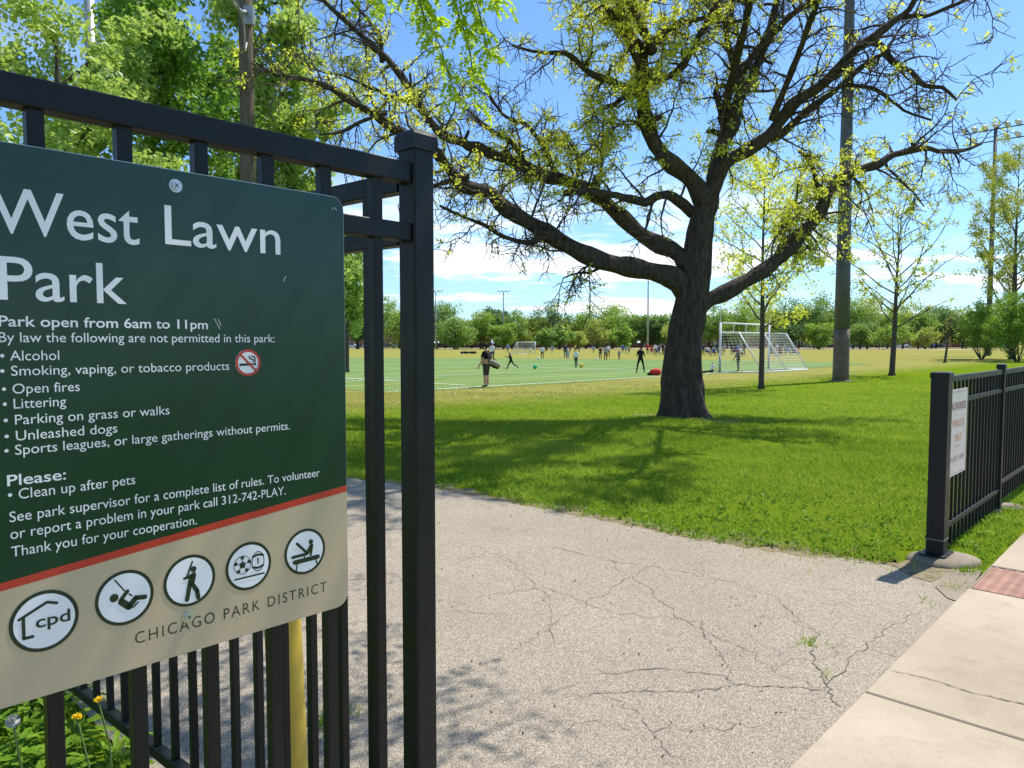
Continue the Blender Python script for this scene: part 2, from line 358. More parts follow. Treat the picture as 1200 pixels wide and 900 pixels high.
for ta, tb in zip(cuts[:-1], cuts[1:]):
    if abs(ta - (pad_t - .006)) < 1e-6:
        slab(ta, tb, 0, pad_o - .004); slab(ta, tb, pad_o + 1.05, 2.0)
    else: slab(ta, tb, 0, 2.0, gap=.006)
tag(sb.build('sidewalk', M['concrete']), kind='structure')
sheet('joint_bed', [E(-6.2, 0), E(12, 0), E(12, 2.0), E(-6.2, 2.0)], M['joint'], .012)
rd = sheet('street', [E(-40, 3.6), E(60, 3.6), E(60, 13), E(-40, 13)], M['road'], .004)
# cracks: thin dark seams
def crack(px, w=.008, jit=.03, n=9, eps=.012, mat='joint'):
    P = [ground(*p) for p in px]; pts = []
    for a, b in zip(P[:-1], P[1:]): pts += jag(a, b, n, jit)
    pts.append(P[-1]); l = []; r = []
    for i, p in enumerate(pts):
        d = (pts[min(i + 1, len(pts) - 1)] - pts[max(i - 1, 0)]); q = Vector((-d.y, d.x, 0)).normalized(); k = w * random.uniform(.25, 1) * min(1, .3 + min(i, len(pts) - 1 - i) * .3)
        l.append(p + q * k / 2); r.append(p - q * k / 2)
    m = MB(); vs = [(p.x, p.y, float(gz(p.x, p.y)) + eps) for p in l + r]; k = len(l)
    m.add(vs, [[i, i + 1, k + i + 1, k + i] for i in range(k - 1)]); o = m.build('pavement_crack', M[mat]); tag(o, kind='structure')
crack([(700, 793), (780, 785), (852, 795), (862, 805), (930, 808), (968, 812)], .009, .012)
crack([(690, 815), (765, 812), (815, 812), (868, 806)], .008, .012)
crack([(948, 752), (955, 780), (968, 800), (976, 822), (985, 832)], .010, .012)
crack([(822, 730), (828, 750), (845, 770), (858, 792)], .007, .012)
crack([(700, 650), (760, 690), (800, 730), (870, 760), (930, 800)], .005, .03)
crack([(560, 700), (640, 690), (720, 720), (822, 730)], .005, .03)
crack([(620, 860), (700, 850), (800, 860), (900, 850)], .005, .03)
crack([(590, 770), (640, 740), (700, 700), (770, 660)], .005, .03)
crack([(640, 640), (700, 655), (790, 670), (880, 690)], .006, .03)
crack([(650, 815), (720, 820), (760, 850), (800, 900)], .005, .03)
crack([(870, 690), (905, 700), (960, 745), (948, 752)], .005, .02)
crack([(560, 640), (600, 660), (640, 700), (650, 760)], .005, .03)
crack([(968, 812), (1000, 770), (1040, 740), (1080, 715)], .006, .02)
crack([(1042, 791), (1090, 802), (1140, 818), (1200, 832), (1260, 846)], .010, .006, eps=.026)
# tactile paver with truncated domes
pb = MB(); a0 = E(pad_t, pad_o); hl = .60
pb.box(E(pad_t + .302, pad_o + .52) + ZU * (-.035), (U, NV, ZU), (.297, .518, .055))
pad = tag(pb.build('paver_plate', M['brick_pad']), 'brick red tactile paving plate with raised domes set in the sidewalk', 'tactile paving'); pad.name = 'tactile_paving'
bpy.data.objects.remove(pad)
gu, gv = np.meshgrid(np.arange(0, .5941, .012), np.arange(0, 1.0361, .012), indexing='ij'); fu, fv = (gu + .003) % .06 - .03, (gv + .003) % .06 - .03
hz_ = 0.0085 * np.clip(1.35 - (np.hypot(fu, fv) / .017) ** 2, 0, 1); base_ = E(pad_t + .005, pad_o + .002); nu_, nv_ = gu.shape
top_ = np.array(tuple(base_)) + gu[..., None] * np.array(tuple(U)) + gv[..., None] * np.array(tuple(NV)) + (hz_ + .0195)[..., None] * np.array([0, 0, 1.])
I = (np.arange(nu_ - 1)[:, None] * nv_ + np.arange(nv_ - 1)[None]).ravel(); pb = MB().add(top_.reshape(-1, 3), np.stack([I, I + nv_, I + nv_ + 1, I + 1], 1))
rim = [0, nv_ - 1, nu_ * nv_ - 1, (nu_ - 1) * nv_]; k = pb.n; pb.add(np.array([top_.reshape(-1, 3)[r_] - [0, 0, .06] for r_ in rim]), [[0, 1, 2, 3]])
pad = tag(pb.build('tactile_paving', M['brick_pad'], None, base_), 'brick red tactile paving plate with raised domes set in the sidewalk', 'tactile paving')
# playing field
FZ = -.27
tp = [ground(p[0], p[1]) for p in [(512, 457.5), (660, 449.5), (780, 440.5), (870, 436.5), (952, 431.5), (1022, 427), (960, 424.3), (830, 422), (700, 420.8), (410, 419.3)]]
d0 = (tp[0] - tp[1]).normalized(); tp = [tp[0] + d0 * 2.2] + tp[1:] + [tp[-1] + Vector((-90, 8, 0)), tp[0] + d0 * 2.2 + V * 60]
tp = [Vector((p.x, max(p.y, 26.2), 0)) for p in tp]
sheet('turf_field', tp, M['turf'], .012, flat=FZ)
def fline(p, q, w, mat, eps=.018):
    p = Vector(p); q = Vector(q); d = (q - p).normalized(); s_ = Vector((-d.y, d.x, 0)) * w / 2
    o = sheet('field_line', [p + s_, p - s_, q - s_, q + s_], M[mat], eps, flat=FZ)
NEAR0, NEAR1 = tp[0] + V * .4, ground(952, 431.5) + V * .4
fline(NEAR0, NEAR1, .14, 'line_white')
uF = (NEAR1 - NEAR0).normalized(); vF = Vector((-uF.y, uF.x, 0))
for k, (off, a, b, w, c) in enumerate([(4, 1, 22, .12, 'line_yellow'), (7.5, -2, 9, .12, 'line_white'), (9.2, 3, 30, .12, 'line_white'), (13, -3, 20, .14, 'line_yellow'), (18.4, -8, 34, .14, 'line_white'), (22, -8, 12, .14, 'line_yellow'), (27.6, -14, 34, .16, 'line_white'), (36.8, -20, 22, .16, 'line_white'), (46, -20, 14, .18, 'line_white')]):
    fline(NEAR0 + vF * off + uF * a, NEAR0 + vF * off + uF * b, w, c, .018 + .001 * k)
for k, (al, a, b, c) in enumerate([(5, 1, 40, 'line_white'), (15.5, 1, 30, 'line_yellow'), (24, .5, 17, 'line_white')]):
    fline(NEAR0 + uF * al + vF * a, NEAR0 + uF * al + vF * b, .12, c, .03 + .001 * k)
sheet('infield_dirt', [Vector((-75, 222, 0)), Vector((-6, 224, 0)), Vector((20, 218, 0)), Vector((60, 205, 0)), Vector((110, 190, 0)), Vector((150, 205, 0)), Vector((130, 262, 0)), Vector((40, 262, 0)), Vector((-75, 245, 0))], M['infield'], .03, flat=FZ)
sheet('far_street', [Vector((-260, 268, 0)), Vector((320, 268, 0)), Vector((320, 282, 0)), Vector((-260, 282, 0))], M['road'], .03, flat=FZ)
# ------------------------------------------------------------------ iron fences
def post(parent, c, half, top, cap=True, base=-.02):
    m = MB().box(Vector((c.x, c.y, (top + base) / 2)), (U, NV, ZU), (half, half, (top - base) / 2), 0, .004)
    p = m.build('post', M['fence'], parent)
    if cap:
        k = MB(); e = half + .005
        for z0, z1, h0, h1 in ((top - .034, top - .004, e, e), (top - .004, top + .004, e, e - .005), (top + .004, top + .011, e - .005, e * .45), (top + .011, top + .0122, e * .45, e * .1)):
            vs = [tuple(Vector((c.x, c.y, z)) + U * a * h + NV * b * h) for z, h in ((z0, h0), (z1, h1)) for a, b in ((-1, -1), (1, -1), (1, 1), (-1, 1))]
            k.add(vs, [[3, 2, 1, 0], [4, 5, 6, 7]] + [[j, (j + 1) % 4, 4 + (j + 1) % 4, 4 + j] for j in range(4)])
        k.build('post_cap', M['fence'], p)
    return p
def picket(parent, c, z0, z1, ax, h=.0112):
    return MB().box(Vector((c.x, c.y, (z0 + z1) / 2)), (ax, ax.cross(ZU), ZU), (h, h, (z1 - z0) / 2), 0, .0015).build('picket', M['fence'], parent)
def rail(parent, a, b, z, h=.038, w=.036, name='rail', za=None):
    a = Vector((a.x, a.y, z if za is None else za)); b = Vector((b.x, b.y, z))
    return MB().beam(a, b, w, h, ZU, 0, .002).build(name, M['fence'], parent)
def zpix(px, py, P, n=NV): return plane_hit(px, py, P, n).z
ptop = zpix(489, 160, POST)
z_top = zpix(440, 196, POST); z_mid = zpix(440, 268, POST); z_bot = .17
HP = .0275
lf = thing('iron_fence', POST, 'tall black iron fence with corner post that carries the green park sign', 'fence')
post(lf, POST, HP, ptop)
A1 = POST - U * (HP - .004); B1 = POST - U * 2.05
for z, h in ((z_top, .042), (z_mid, .036), (z_bot, .036)): rail(lf, B1, A1, z, h)
sp = .1193; k = 0; first = (plane_hit(440, 300, POST, NV) - POST).dot(U)
while first - k * sp > -2.0:
    c = POST + U * (first - k * sp); picket(lf, c, .06, z_top - .0212, U); k += 1
post(lf, POST - U * 2.08, HP, ptop)
# open gate leaf folded back along the drive
GV = Matrix.Rotation(R(3), 3, 'Z') @ V; GN = Vector((-GV.y, GV.x, 0)); G0 = POST + V * .05 - U * .012; GL = 2.25
gt = thing('iron_gate', G0, 'black iron gate leaf swung open behind the park sign', 'gate')
zt2, zm2 = z_top - .012, z_mid - .005
for z, h in ((zt2, .042), (zm2, .036), (.165, .038)): rail(gt, G0 + GV * -.018, G0 + GV * (GL - .021), z, h, .034)
for t in (.085, GL): MB().box(Vector(((G0 + GV * t).x, (G0 + GV * t).y, (.08 + zt2 + .02) / 2)), (GN, GV, ZU), (.016, .016, (zt2 + .02 - .08) / 2), 0, .003).build('stile', M['fence'], gt)
n = 18
for i in range(2, n): picket(gt, G0 + GV * (.085 + (GL - .085) * (i - 1) / (n - 1)), .185, zt2 - .0212, GV, .0105)
# low fence beyond the drive
RP = ground(1097, 657); RP.z = 0; rh = .056
rtop = at(1099, 437, RP.y).z
rf = thing('iron_fence', RP, 'low black iron fence with thick gate post along the sidewalk', 'fence')
post(rf, RP, rh, rtop)
rz_t, rz_m, rz_b = zpix(1113, 444, RP), zpix(1113, 471, RP), zpix(1113, 612, RP)
PL = (plane_hit(1172, 480, RP, NV) - RP).dot(U) - .03; print('panel', PL); rs = .117
ends = [RP + U * (PL * i + .03) for i in range(0, 4)]
for i in range(3):
    a = RP + U * (rh + .002) if i == 0 else ends[i] + U * .03
    b = ends[i + 1] - U * .03
    rise = (0, .05, .06)[i]
    for z, h in ((rz_t, .042), (rz_m, .036), (rz_b + rise * 1.2, .036)):
        rail(rf, a, b, z + (0 if i == 0 else .0), h)
    ln = (b - a).length; q = int(ln / rs)
    for j in range(1, q + 1): picket(rf, a + (b - a) * ((j - .35) / q), .05 + rise, rz_t - .0212, U, .010)
    post(rf, ends[i + 1], .03, rtop + .015)
ft = MB(); prof = [(.235, -.05), (.235, .012), (.222, .030), (.19, .042), (.12, .050), (.01, .052)]
for i in range(len(prof)): pass
vs = []; S_ = 26; ph = [random.uniform(0, 6) for _ in range(3)]
fc = RP + NV * .05 - U * .0
for r, z in prof:
    for j in range(S_):
        t = 2 * math.pi * j / S_; k = 1 + .07 * math.sin(2 * t + ph[0]) + .05 * math.sin(3 * t + ph[1]) + .03 * math.sin(5 * t + ph[2])
        vs.append((fc.x + r * k * math.cos(t), fc.y + r * k * math.sin(t) * .85, z + .004 * math.sin(4 * t + r * 20)))
ft.add(vs, [[i * S_ + j, i * S_ + (j + 1) % S_, (i + 1) * S_ + (j + 1) % S_, (i + 1) * S_ + j] for i in range(len(prof) - 1) for j in range(S_)] + [[(len(prof) - 1) * S_ + j for j in range(S_)]])
ft.build('footing', M['concrete2'], rf, smooth=True)
MB().box(RP + ZU * .055, (U, NV, ZU), (.115, .085, .006), 0, .01).build('base_plate', M['fence'], rf)
cl = MB(); cl.box(RP + ZU * .16, (U, NV, ZU), (rh + .004, rh + .004, .006)); cl.build('collar', M['dark_steel'], rf)
# ------------------------------------------------------------------ park sign on the tall fence
def sign_mat(name, c, rough=.32):
    q = NT(name); f = q.noise(q.P, 3, 5); s1 = q.noise(q.P, 240, 2)
    c2 = q.mix(q.math('MULTIPLY', f, .25), c, tuple(x * .8 for x in c)); q.bump(s1, .05, .001)
    return q.fin(c2, q.ramp(f, (.3, rough - .05), (.7, rough + .08)), 0, .5)
M['s_green'] = sign_mat('sign_green', (.006, .042, .024), .26); M['s_tan'] = sign_mat('sign_tan', (.56, .44, .29)); M['s_red'] = sign_mat('sign_red', (.55, .045, .03))
M['s_white'] = sign_mat('sign_white', (.88, .88, .90)); M['s_dark'] = sign_mat('sign_dark_green', (.018, .032, .02)); M['s_edge'] = simple('sign_aluminium_edge', (.45, .46, .46), .4, .7)
M['bolt'] = simple('zinc_bolt', (.55, .55, .55), .35, .8, var=.2, scale=200)
SP = POST + NV * .031
def SI(px, py):
    p = plane_hit(px, py, SP, NV); d = p - SP; return d.dot(U), p.z
def SW(s, z, off=0.): return Vector((SP.x, SP.y, 0)) + U * s + ZU * z + NV * off
s1, zt = SI(402, 232); _, zb = SI(408, 708); s1 = (s1 + SI(408, 708)[0]) / 2
s0 = s1 - (zt - zb) * .80
def edge_line(a, b):
    (sa, za), (sb_, zb_) = SI(*a), SI(*b); k = (zb_ - za) / (sb_ - sa); return lambda s_: za + k * (s_ - sa)
RT, RB = edge_line((0, 683.5), (405, 568.5)), edge_line((0, 693), (405, 576))
sg = thing('park_sign', SW((s0 + s1) / 2, zb), 'dark green and tan park rules sign bolted to the tall black fence', 'sign')
def rrect(x0, x1, y0, y1, r, corners=(1, 1, 1, 1), n=6):
    out = []
    for cx_, cy_, a0, on in ((x0, y0, 180, corners[0]), (x1, y0, 270, corners[1]), (x1, y1, 0, corners[2]), (x0, y1, 90, corners[3])):
        if not on: out.append((cx_, cy_)); continue
        ox = cx_ + (r if cx_ == x0 else -r); oy = cy_ + (r if cy_ == y0 else -r)
        for i in range(n + 1): t = R(a0 + 90 * i / n); out.append((ox + r * math.cos(t), oy + r * math.sin(t)))
    return out
def slab2(m, poly, o0, o1, P=SW, mi=0):
    k = len(poly); vs = [tuple(P(x, y, o0)) for x, y in poly] + [tuple(P(x, y, o1)) for x, y in poly]
    return m.add(vs, [list(range(k))[::-1], list(range(k, 2 * k))] + [[i, (i + 1) % k, k + (i + 1) % k, k + i] for i in range(k)], mi)
slab2(MB(), rrect(s0, s1, zb, zt, .026), -.003, .0005).build('panel', M['s_edge'], sg)
e = .0012
slab2(MB(), [(s0 + e, RT(s0)), (s1 - e, RT(s1))] + rrect(s0 + e, s1 - e, 0, zt - e, .025, (0, 0, 1, 1))[2:], .0005, .0015).build('green_field', M['s_green'], sg)
slab2(MB(), [(s0 + e, RB(s0)), (s1 - e, RB(s1)), (s1 - e, RT(s1)), (s0 + e, RT(s0))], .0005, .0016).build('red_stripe', M['s_red'], sg)
slab2(MB(), rrect(s0 + e, s1 - e, zb + e, 9, .025, (1, 1, 0, 0))[:-2] + [(s1 - e, RB(s1)), (s0 + e, RB(s0))], .0005, .0015).build('tan_field', M['s_tan'], sg)
def text_mesh(txt, x0, x1, zbase, cap, P, off, bold=0., spacing=1., anchor=None, shear=0.):
    cu = bpy.data.curves.new('t', 'FONT'); cu.body = txt; cu.space_character = spacing; cu.offset = bold; cu.resolution_u = 4; cu.fill_mode = 'BOTH' if hasattr(cu, 'extrude') else cu.fill_mode
    cu.extrude = .0; o = bpy.data.objects.new('t', cu); COL.objects.link(o)
    dg = bpy.context.evaluated_depsgraph_get(); me = bpy.data.meshes.new_from_object(o.evaluated_get(dg))
    co = np.empty(len(me.vertices) * 3); me.vertices.foreach_get('co', co); co = co.reshape(-1, 3)
    F = [list(p.vertices) for p in me.polygons]
    xmin, xmax = co[:, 0].min(), co[:, 0].max(); CAP = .729
    sx_ = (x1 - x0) / (xmax - xmin); sy_ = cap / CAP
    vs = [tuple(P(x0 + (x - xmin) * sx_, zbase + y * sy_, off)) for x, y, _ in co]
    bpy.data.objects.remove(o); bpy.data.curves.remove(cu); bpy.data.meshes.remove(me)
    m = MB(); k = len(vs); m.add(vs, F); return m
def line(txt, a, b, cap_px, bold=0., spacing=1., mat='s_white', x0=None):
    sa, za = SI(*a); sb_, zb_ = SI(*b)
    # cap height measured in px at the left end
    zc = SI(a[0], a[1] - cap_px)[1] - za
    o = text_mesh(txt, sa if x0 is None else x0, sb_, (za + zb_) / 2, zc, SW, .0021, bold, spacing).build('lettering', M[mat], sg); return o
line('West', (-12, 273), (163, 285.5), 58, .004)
zL = SI(196, 286); text_mesh('Lawn', SI(193, 286)[0], SI(328, 297)[0], zL[1], SI(196, 238)[1] - zL[1], SW, .0021, .004).build('lettering', M['s_white'], sg)
line('Park', (-1, 352), (148, 355), 54, .004)
line('Park open from 6am to 11pm', (-2, 384), (243, 384), 13, .012)
line('By law the following are not permitted in this park:', (-2, 403), (321, 399.5), 12.5)
line('\u2022 Alcohol', (0, 424), (69, 420.5), 12.5)
line('\u2022 Smoking, vaping, or tobacco products', (0, 443.5), (268, 431), 12.5)
line('\u2022 Open fires', (2, 463), (93, 457), 12.5)
line('\u2022 Littering', (3, 481), (77, 474), 12.5)
line('\u2022 Parking on grass or walks', (4, 500), (198, 484), 12.5)
line('\u2022 Unleashed dogs', (5, 518), (137, 506), 12.5)
line('\u2022 Sports leagues, or large gatherings without permits.', (5, 538), (339, 500), 12.5)
line('Please:', (8, 569), (77, 562), 13.5, .012)
line('\u2022 Clean up after pets', (9, 586), (158, 567), 13)
line('See park supervisor for a complete list of rules. To volunteer', (11, 617), (374, 554), 13)
line('or report a problem in your park call 312-742-PLAY.', (12, 636), (334, 576), 13)
line('Thank you for your cooperation.', (13, 655), (230, 612), 13)
line('CHICAGO PARK DISTRICT', (158, 755), (382, 692), 14.5, -.006, 1.25, 's_dark')
# icons: strokes, discs and polygons in a unit disc
def icon2d(c, r, shapes, off, mb, mi=0):
    cs, cz = c
    P = lambda x, y: tuple(SW(cs + x * r, cz + y * r, off))
    for sh in shapes:
        if sh[0] == 'd':
            _, x, y, rr = sh[:4]; ry_ = sh[4] if len(sh) > 4 else rr; n = 20
            mb.add([P(x + rr * math.cos(2 * math.pi * i / n), y + ry_ * math.sin(2 * math.pi * i / n)) for i in range(n)], [list(range(n))], mi)
        elif sh[0] == 'p': mb.add([P(x, y) for x, y in sh[1]], [list(range(len(sh[1])))], mi)
        elif sh[0] == 'r':
            _, x, y, ro, ri = sh; n = 40
            mb.add([P(x + q * math.cos(2 * math.pi * i / n), y + q * math.sin(2 * math.pi * i / n)) for q in (ri, ro) for i in range(n)], [[i, (i + 1) % n, n + (i + 1) % n, n + i] for i in range(n)], mi)
        elif sh[0] == 's':
            _, w, pts = sh
            for a, b in zip(pts[:-1], pts[1:]):
                a = Vector(a); b = Vector(b); d = (b - a).normalized() * w; q = Vector((-d.y, d.x)); poly = []
                t0_ = math.atan2(d.y, d.x)
                for cc, st in ((b, -90), (a, 90)):
                    for i in range(7): t = t0_ + R(st + 30 * i); poly.append((cc.x + w * math.cos(t), cc.y + w * math.sin(t)))
                mb.add([P(x, y) for x, y in poly], [list(range(len(poly)))], mi)
def roundel(px, py, rpx, shapes, text=None):
    s_, z_ = SI(px, py); r = (SI(px, py - rpx)[1] - SI(px, py + rpx)[1]) / 2; c = (s_, z_)
    m = MB(); n = 48
    ring = MB(); icon2d(c, r, [('r', 0, 0, 1, .88)], .0021, ring); disc = MB(); icon2d(c, r, [], .0, disc)
    slab2(disc, [(s_ + r * .885 * math.cos(2 * math.pi * i / n), z_ + r * .885 * math.sin(2 * math.pi * i / n)) for i in range(n)], .0015, .0021)
    d = disc.build('icon_disc', M['s_white'], sg); ring.build('ring', M['s_dark'], d)
    icon2d(c, r, shapes, .0027, m)
    if text:
        t = text_mesh('cpd', s_ - .26 * r, s_ + .74 * r, z_ - .18 * r, .42 * r, SW, .0028, .012); m.v += t.v; m.f += [f + m.n for f in t.f]; m.mi += t.mi; m.n += t.n
    m.build('pictogram', M['s_dark'], d)
roundel(52, 727, 35.5, [('s', .045, [(-.72, .22), (.08, .60), (.36, .50)]), ('s', .05, [(-.60, .24), (-.60, -.42), (-.36, -.42)])], 'cpd')
roundel(146, 700, 32, [('d', -.37, .08, .15), ('s', .025, [(-.33, .72), (-.02, .26)]), ('s', .07, [(.08, .22), (-.15, -.05)]), ('s', .12, [(-.13, -.12), (.12, -.36)]), ('s', .10, [(.12, -.36), (.36, -.10)]), ('s', .085, [(.36, -.10), (.68, -.14)]), ('s', .028, [(.22, .02), (.14, .10)]), ('s', .03, [(.26, -.42), (.44, -.28)])])
roundel(222, 680, 30, [('d', .14, .42, .115), ('s', .035, [(-.12, .15), (.10, .72)]), ('s', .05, [(-.22, .13), (.12, .15)]), ('p', [(-.04, .22), (.20, .32), (.24, .16), (.16, -.16), (-.10, -.16)]), ('s', .085, [(-.02, -.16), (-.13, -.72)]), ('s', .085, [(.08, -.16), (.26, -.46), (.30, -.74)])])
pent = lambda x, y, r_, a=90: ('p', [(x + r_ * math.cos(R(a + 72 * i)), y + r_ * math.sin(R(a + 72 * i))) for i in range(5)])
roundel(291, 663, 28, [('r', -.28, .10, .38, .355), pent(-.28, .10, .15)] + [pent(-.28 + .30 * math.cos(R(90 + 72 * i)), .10 + .30 * math.sin(R(90 + 72 * i)), .09, 270 + 72 * i) for i in range(5)]
        + [('s', .012, [(-.28 + .15 * math.cos(R(90 + 72 * i)), .10 + .15 * math.sin(R(90 + 72 * i))), (-.28 + .26 * math.cos(R(90 + 72 * i)), .10 + .26 * math.sin(R(90 + 72 * i)))]) for i in range(5)]
        + [('s', .018, [(.40 + .27 * math.cos(R(t)), .12 + .40 * math.sin(R(t))), (.40 + .27 * math.cos(R(t + 20)), .12 + .40 * math.sin(R(t + 20)))]) for t in range(0, 360, 20)]
        + [('s', .045, [(.17, .34), (.40, .40), (.63, .34)]), ('s', .045, [(.17, -.10), (.40, -.16), (.63, -.10)]), ('s', .03, [(.40, .24), (.40, .02)]), ('s', .035, [(-.62, -.44), (.66, -.44)])])
roundel(357, 646, 26.5, [('d', .28, .38, .11), ('s', .09, [(.30, .20), (.10, -.08)]), ('s', .055, [(.34, .2), (.26, -.20)]), ('s', .06, [(.06, -.06), (-.40, .42)]), ('s', .065, [(.06, -.12), (-.62, -.14)]), ('s', .10, [(-.52, -.38), (.62, -.36)]), ('s', .03, [(-.40, -.42), (-.46, -.78)]), ('s', .03, [(.50, -.42), (.60, -.74)]), ('s', .025, [(-.05, -.2), (-.05, -.3)])])
# no smoking roundel
s_, z_ = SI(290, 425); r = (SI(290, 409.5)[1] - SI(290, 440.5)[1]) / 2; nn = 40
d_ = slab2(MB(), [(s_ + r * math.cos(2 * math.pi * i / nn), z_ + r * math.sin(2 * math.pi * i / nn)) for i in range(nn)], .0015, .0021).build('no_smoking_disc', M['s_white'], sg)
m = MB(); icon2d((s_, z_), r, [('s', .09, [(-.62, -.15), (.30, -.12)]), ('s', .09, [(.50, -.12), (.58, -.12)]), ('s', .05, [(.45, .05), (.40, .25), (.15, .30), (.10, .50)]), ('s', .05, [(.58, .05), (.55, .40), (.30, .48)])], .0024, m); m.build('pictogram', M['s_dark'], d_)
m = MB(); icon2d((s_, z_), r, [('r', 0, 0, 1, .82), ('s', .08, [(-.60, .60), (.60, -.60)])], .0029, m); m.build('ring', M['s_red'], d_)
for pts in ([(250, 373), (254, 380), (257, 386)], [(255, 374), (258, 382)], [(331, 330), (334, 324)], [(388, 246), (391, 243), (394, 247)]):
    m = MB(); q = [SI(*p) for p in pts]; w = .0009
    m.add([tuple(SW(x + k, z, .0024)) for x, z in q for k in (-w, w)], [[2 * i, 2 * i + 1, 2 * i + 3, 2 * i + 2] for i in range(len(q) - 1)]); m.build('scratch', M['s_edge'], sg)
for px, py in ((205, 218), (220, 722)):
    s_, z_ = SI(px, py); c = (s_, z_); m = MB()
    for ro, o0, o1 in ((.0105, .0015, .0032), (.0068, .0032, .0062), (.0045, .0062, .0072)):
        slab2(m, [(s_ + ro * math.cos(2 * math.pi * i / 20), z_ + ro * math.sin(2 * math.pi * i / 20)) for i in range(20)], o0, o1)
    b = m.build('bolt', M['bolt'], sg); m = MB(); icon2d(c, .003, [('s', .22, [(-.7, -.7), (.7, .7)]), ('s', .22, [(-.7, .7), (.7, -.7)])], .0074, m); m.build('screw_slot', M['s_dark'], b)
# ------------------------------------------------------------------ small white notice on the low fence
RSP = RP + NV * .024
def RS(px, py):
    p = plane_hit(px, py, RSP, NV); return (p - RSP).dot(U), p.z
def RW(s, z, off=0.): return Vector((RSP.x, RSP.y, 0)) + U * s + ZU * z + NV * off
(a0_, zT), (a1_, _z1) = RS(1114, 457), RS(1134, 454); zB = RS(1111, 560)[1]; zB = (zB + RS(1131, 551)[1]) / 2; zT = (zT + _z1) / 2
M['n_white'] = simple('notice_white', (.66, .60, .56), .45, var=.07); M['n_maroon'] = simple('faded_maroon_print', (.30, .10, .13), .5); M['n_orange'] = simple('faded_orange_print', (.66, .30, .17), .5); M['n_grey'] = simple('faded_grey_print', (.36, .27, .27), .5)
nz = thing('notice_sign', RW((a0_ + a1_) / 2, zB), 'white notice with faded red lettering on the low black fence', 'sign')
slab2(MB(), rrect(a0_, a1_, zB, zT, .02), -.002, .001, RW).build('panel', M['n_white'], nz)
wN = a1_ - a0_; hN = zT - zB
def nl(t, f0, f1, zf, cap, mat, bold=.01): text_mesh(t, a0_ + wN * f0, a0_ + wN * f1, zB + hN * zf, hN * cap, RW, .0018, bold).build('lettering', M[mat], nz)
nl('AUTHORIZED', .07, .93, .765, .085, 'n_maroon', .02); nl('VEHICLES', .16, .84, .565, .085, 'n_orange'); nl('ONLY', .28, .72, .395, .085, 'n_orange'); nl('POLICE', .08, .50, .165, .062, 'n_grey'); nl('ORDER', .57, .92, .165, .062, 'n_grey')
m = MB(); slab2(m, [(a0_ + wN * .3, zB + hN * .335), (a0_ + wN * .7, zB + hN * .335), (a0_ + wN * .7, zB + hN * .348), (a0_ + wN * .3, zB + hN * .348)], .001, .0018, RW); m.build('underline', M['n_orange'], nz)
for f in (.028, .972):
    m = MB(); slab2(m, [(a0_ + wN * .08, zB + hN * (f - .003)), (a0_ + wN * .92, zB + hN * (f - .003)), (a0_ + wN * .92, zB + hN * (f + .003)), (a0_ + wN * .08, zB + hN * (f + .003))], .001, .0018, RW); m.build('border_line', M['n_grey'], nz)
# ------------------------------------------------------------------ yellow bollard behind the gate
bp = at(338, 700, 2.26); bp.z = 0
m = MB(); lean = Vector((-.035, .02, 0)); pr = [(-.05, .056), (.0, .056), (.5, .056), (1.0, .056), (1.05, .052), (1.085, .036), (1.1, .012)]
m.tube([bp + lean * z + ZU * z for z, r_ in pr], [r_ for z, r_ in pr], 20)
b = m.build('bollard', M['yellow'], None, bp, smooth=True); tag(b, 'leaning yellow steel bollard behind the black gate leaf', 'bollard')
# ------------------------------------------------------------------ trees: skeletons and leaf masses
def spline(P, step):
    P = np.asarray([tuple(p) for p in P], float)
    if len(P) == 2: Q = [P[0], P[1]]; n = max(2, int(np.linalg.norm(P[1] - P[0]) / step)); return np.linspace(P[0], P[1], n + 1), np.linspace(0, 1, n + 1)
    E_ = np.vstack([2 * P[0] - P[1], P, 2 * P[-1] - P[-2]]); out = []; tt = []
    for i in range(1, len(E_) - 2):
        n = max(1, int(np.linalg.norm(E_[i + 1] - E_[i]) / step))
        for t in np.arange(n) / n:
            a, b, c, d = E_[i - 1:i + 3]
            out.append(.5 * ((2 * b) + (c - a) * t + (2 * a - 5 * b + 4 * c - d) * t * t + (3 * b - a - 3 * c + d) * t ** 3)); tt.append((i - 1 + t) / (len(P) - 1))
    out.append(P[-1]); tt.append(1.); return np.array(out), np.array(tt)
def nrm(v): return v / (np.linalg.norm(v) + 1e-9)
def perp(d):
    v = rng.normal(size=3); v -= d * v.dot(d); return nrm(v)
def zigzag(p, d, Ln, n, wob, trop=np.zeros(3)):
    pts = [p]; d = nrm(d)
    for _ in range(n):
        d = nrm(d + perp(d) * wob * rng.uniform(.3, 1) + trop); pts.append(pts[-1] + d * Ln / n)
    return np.array(pts)
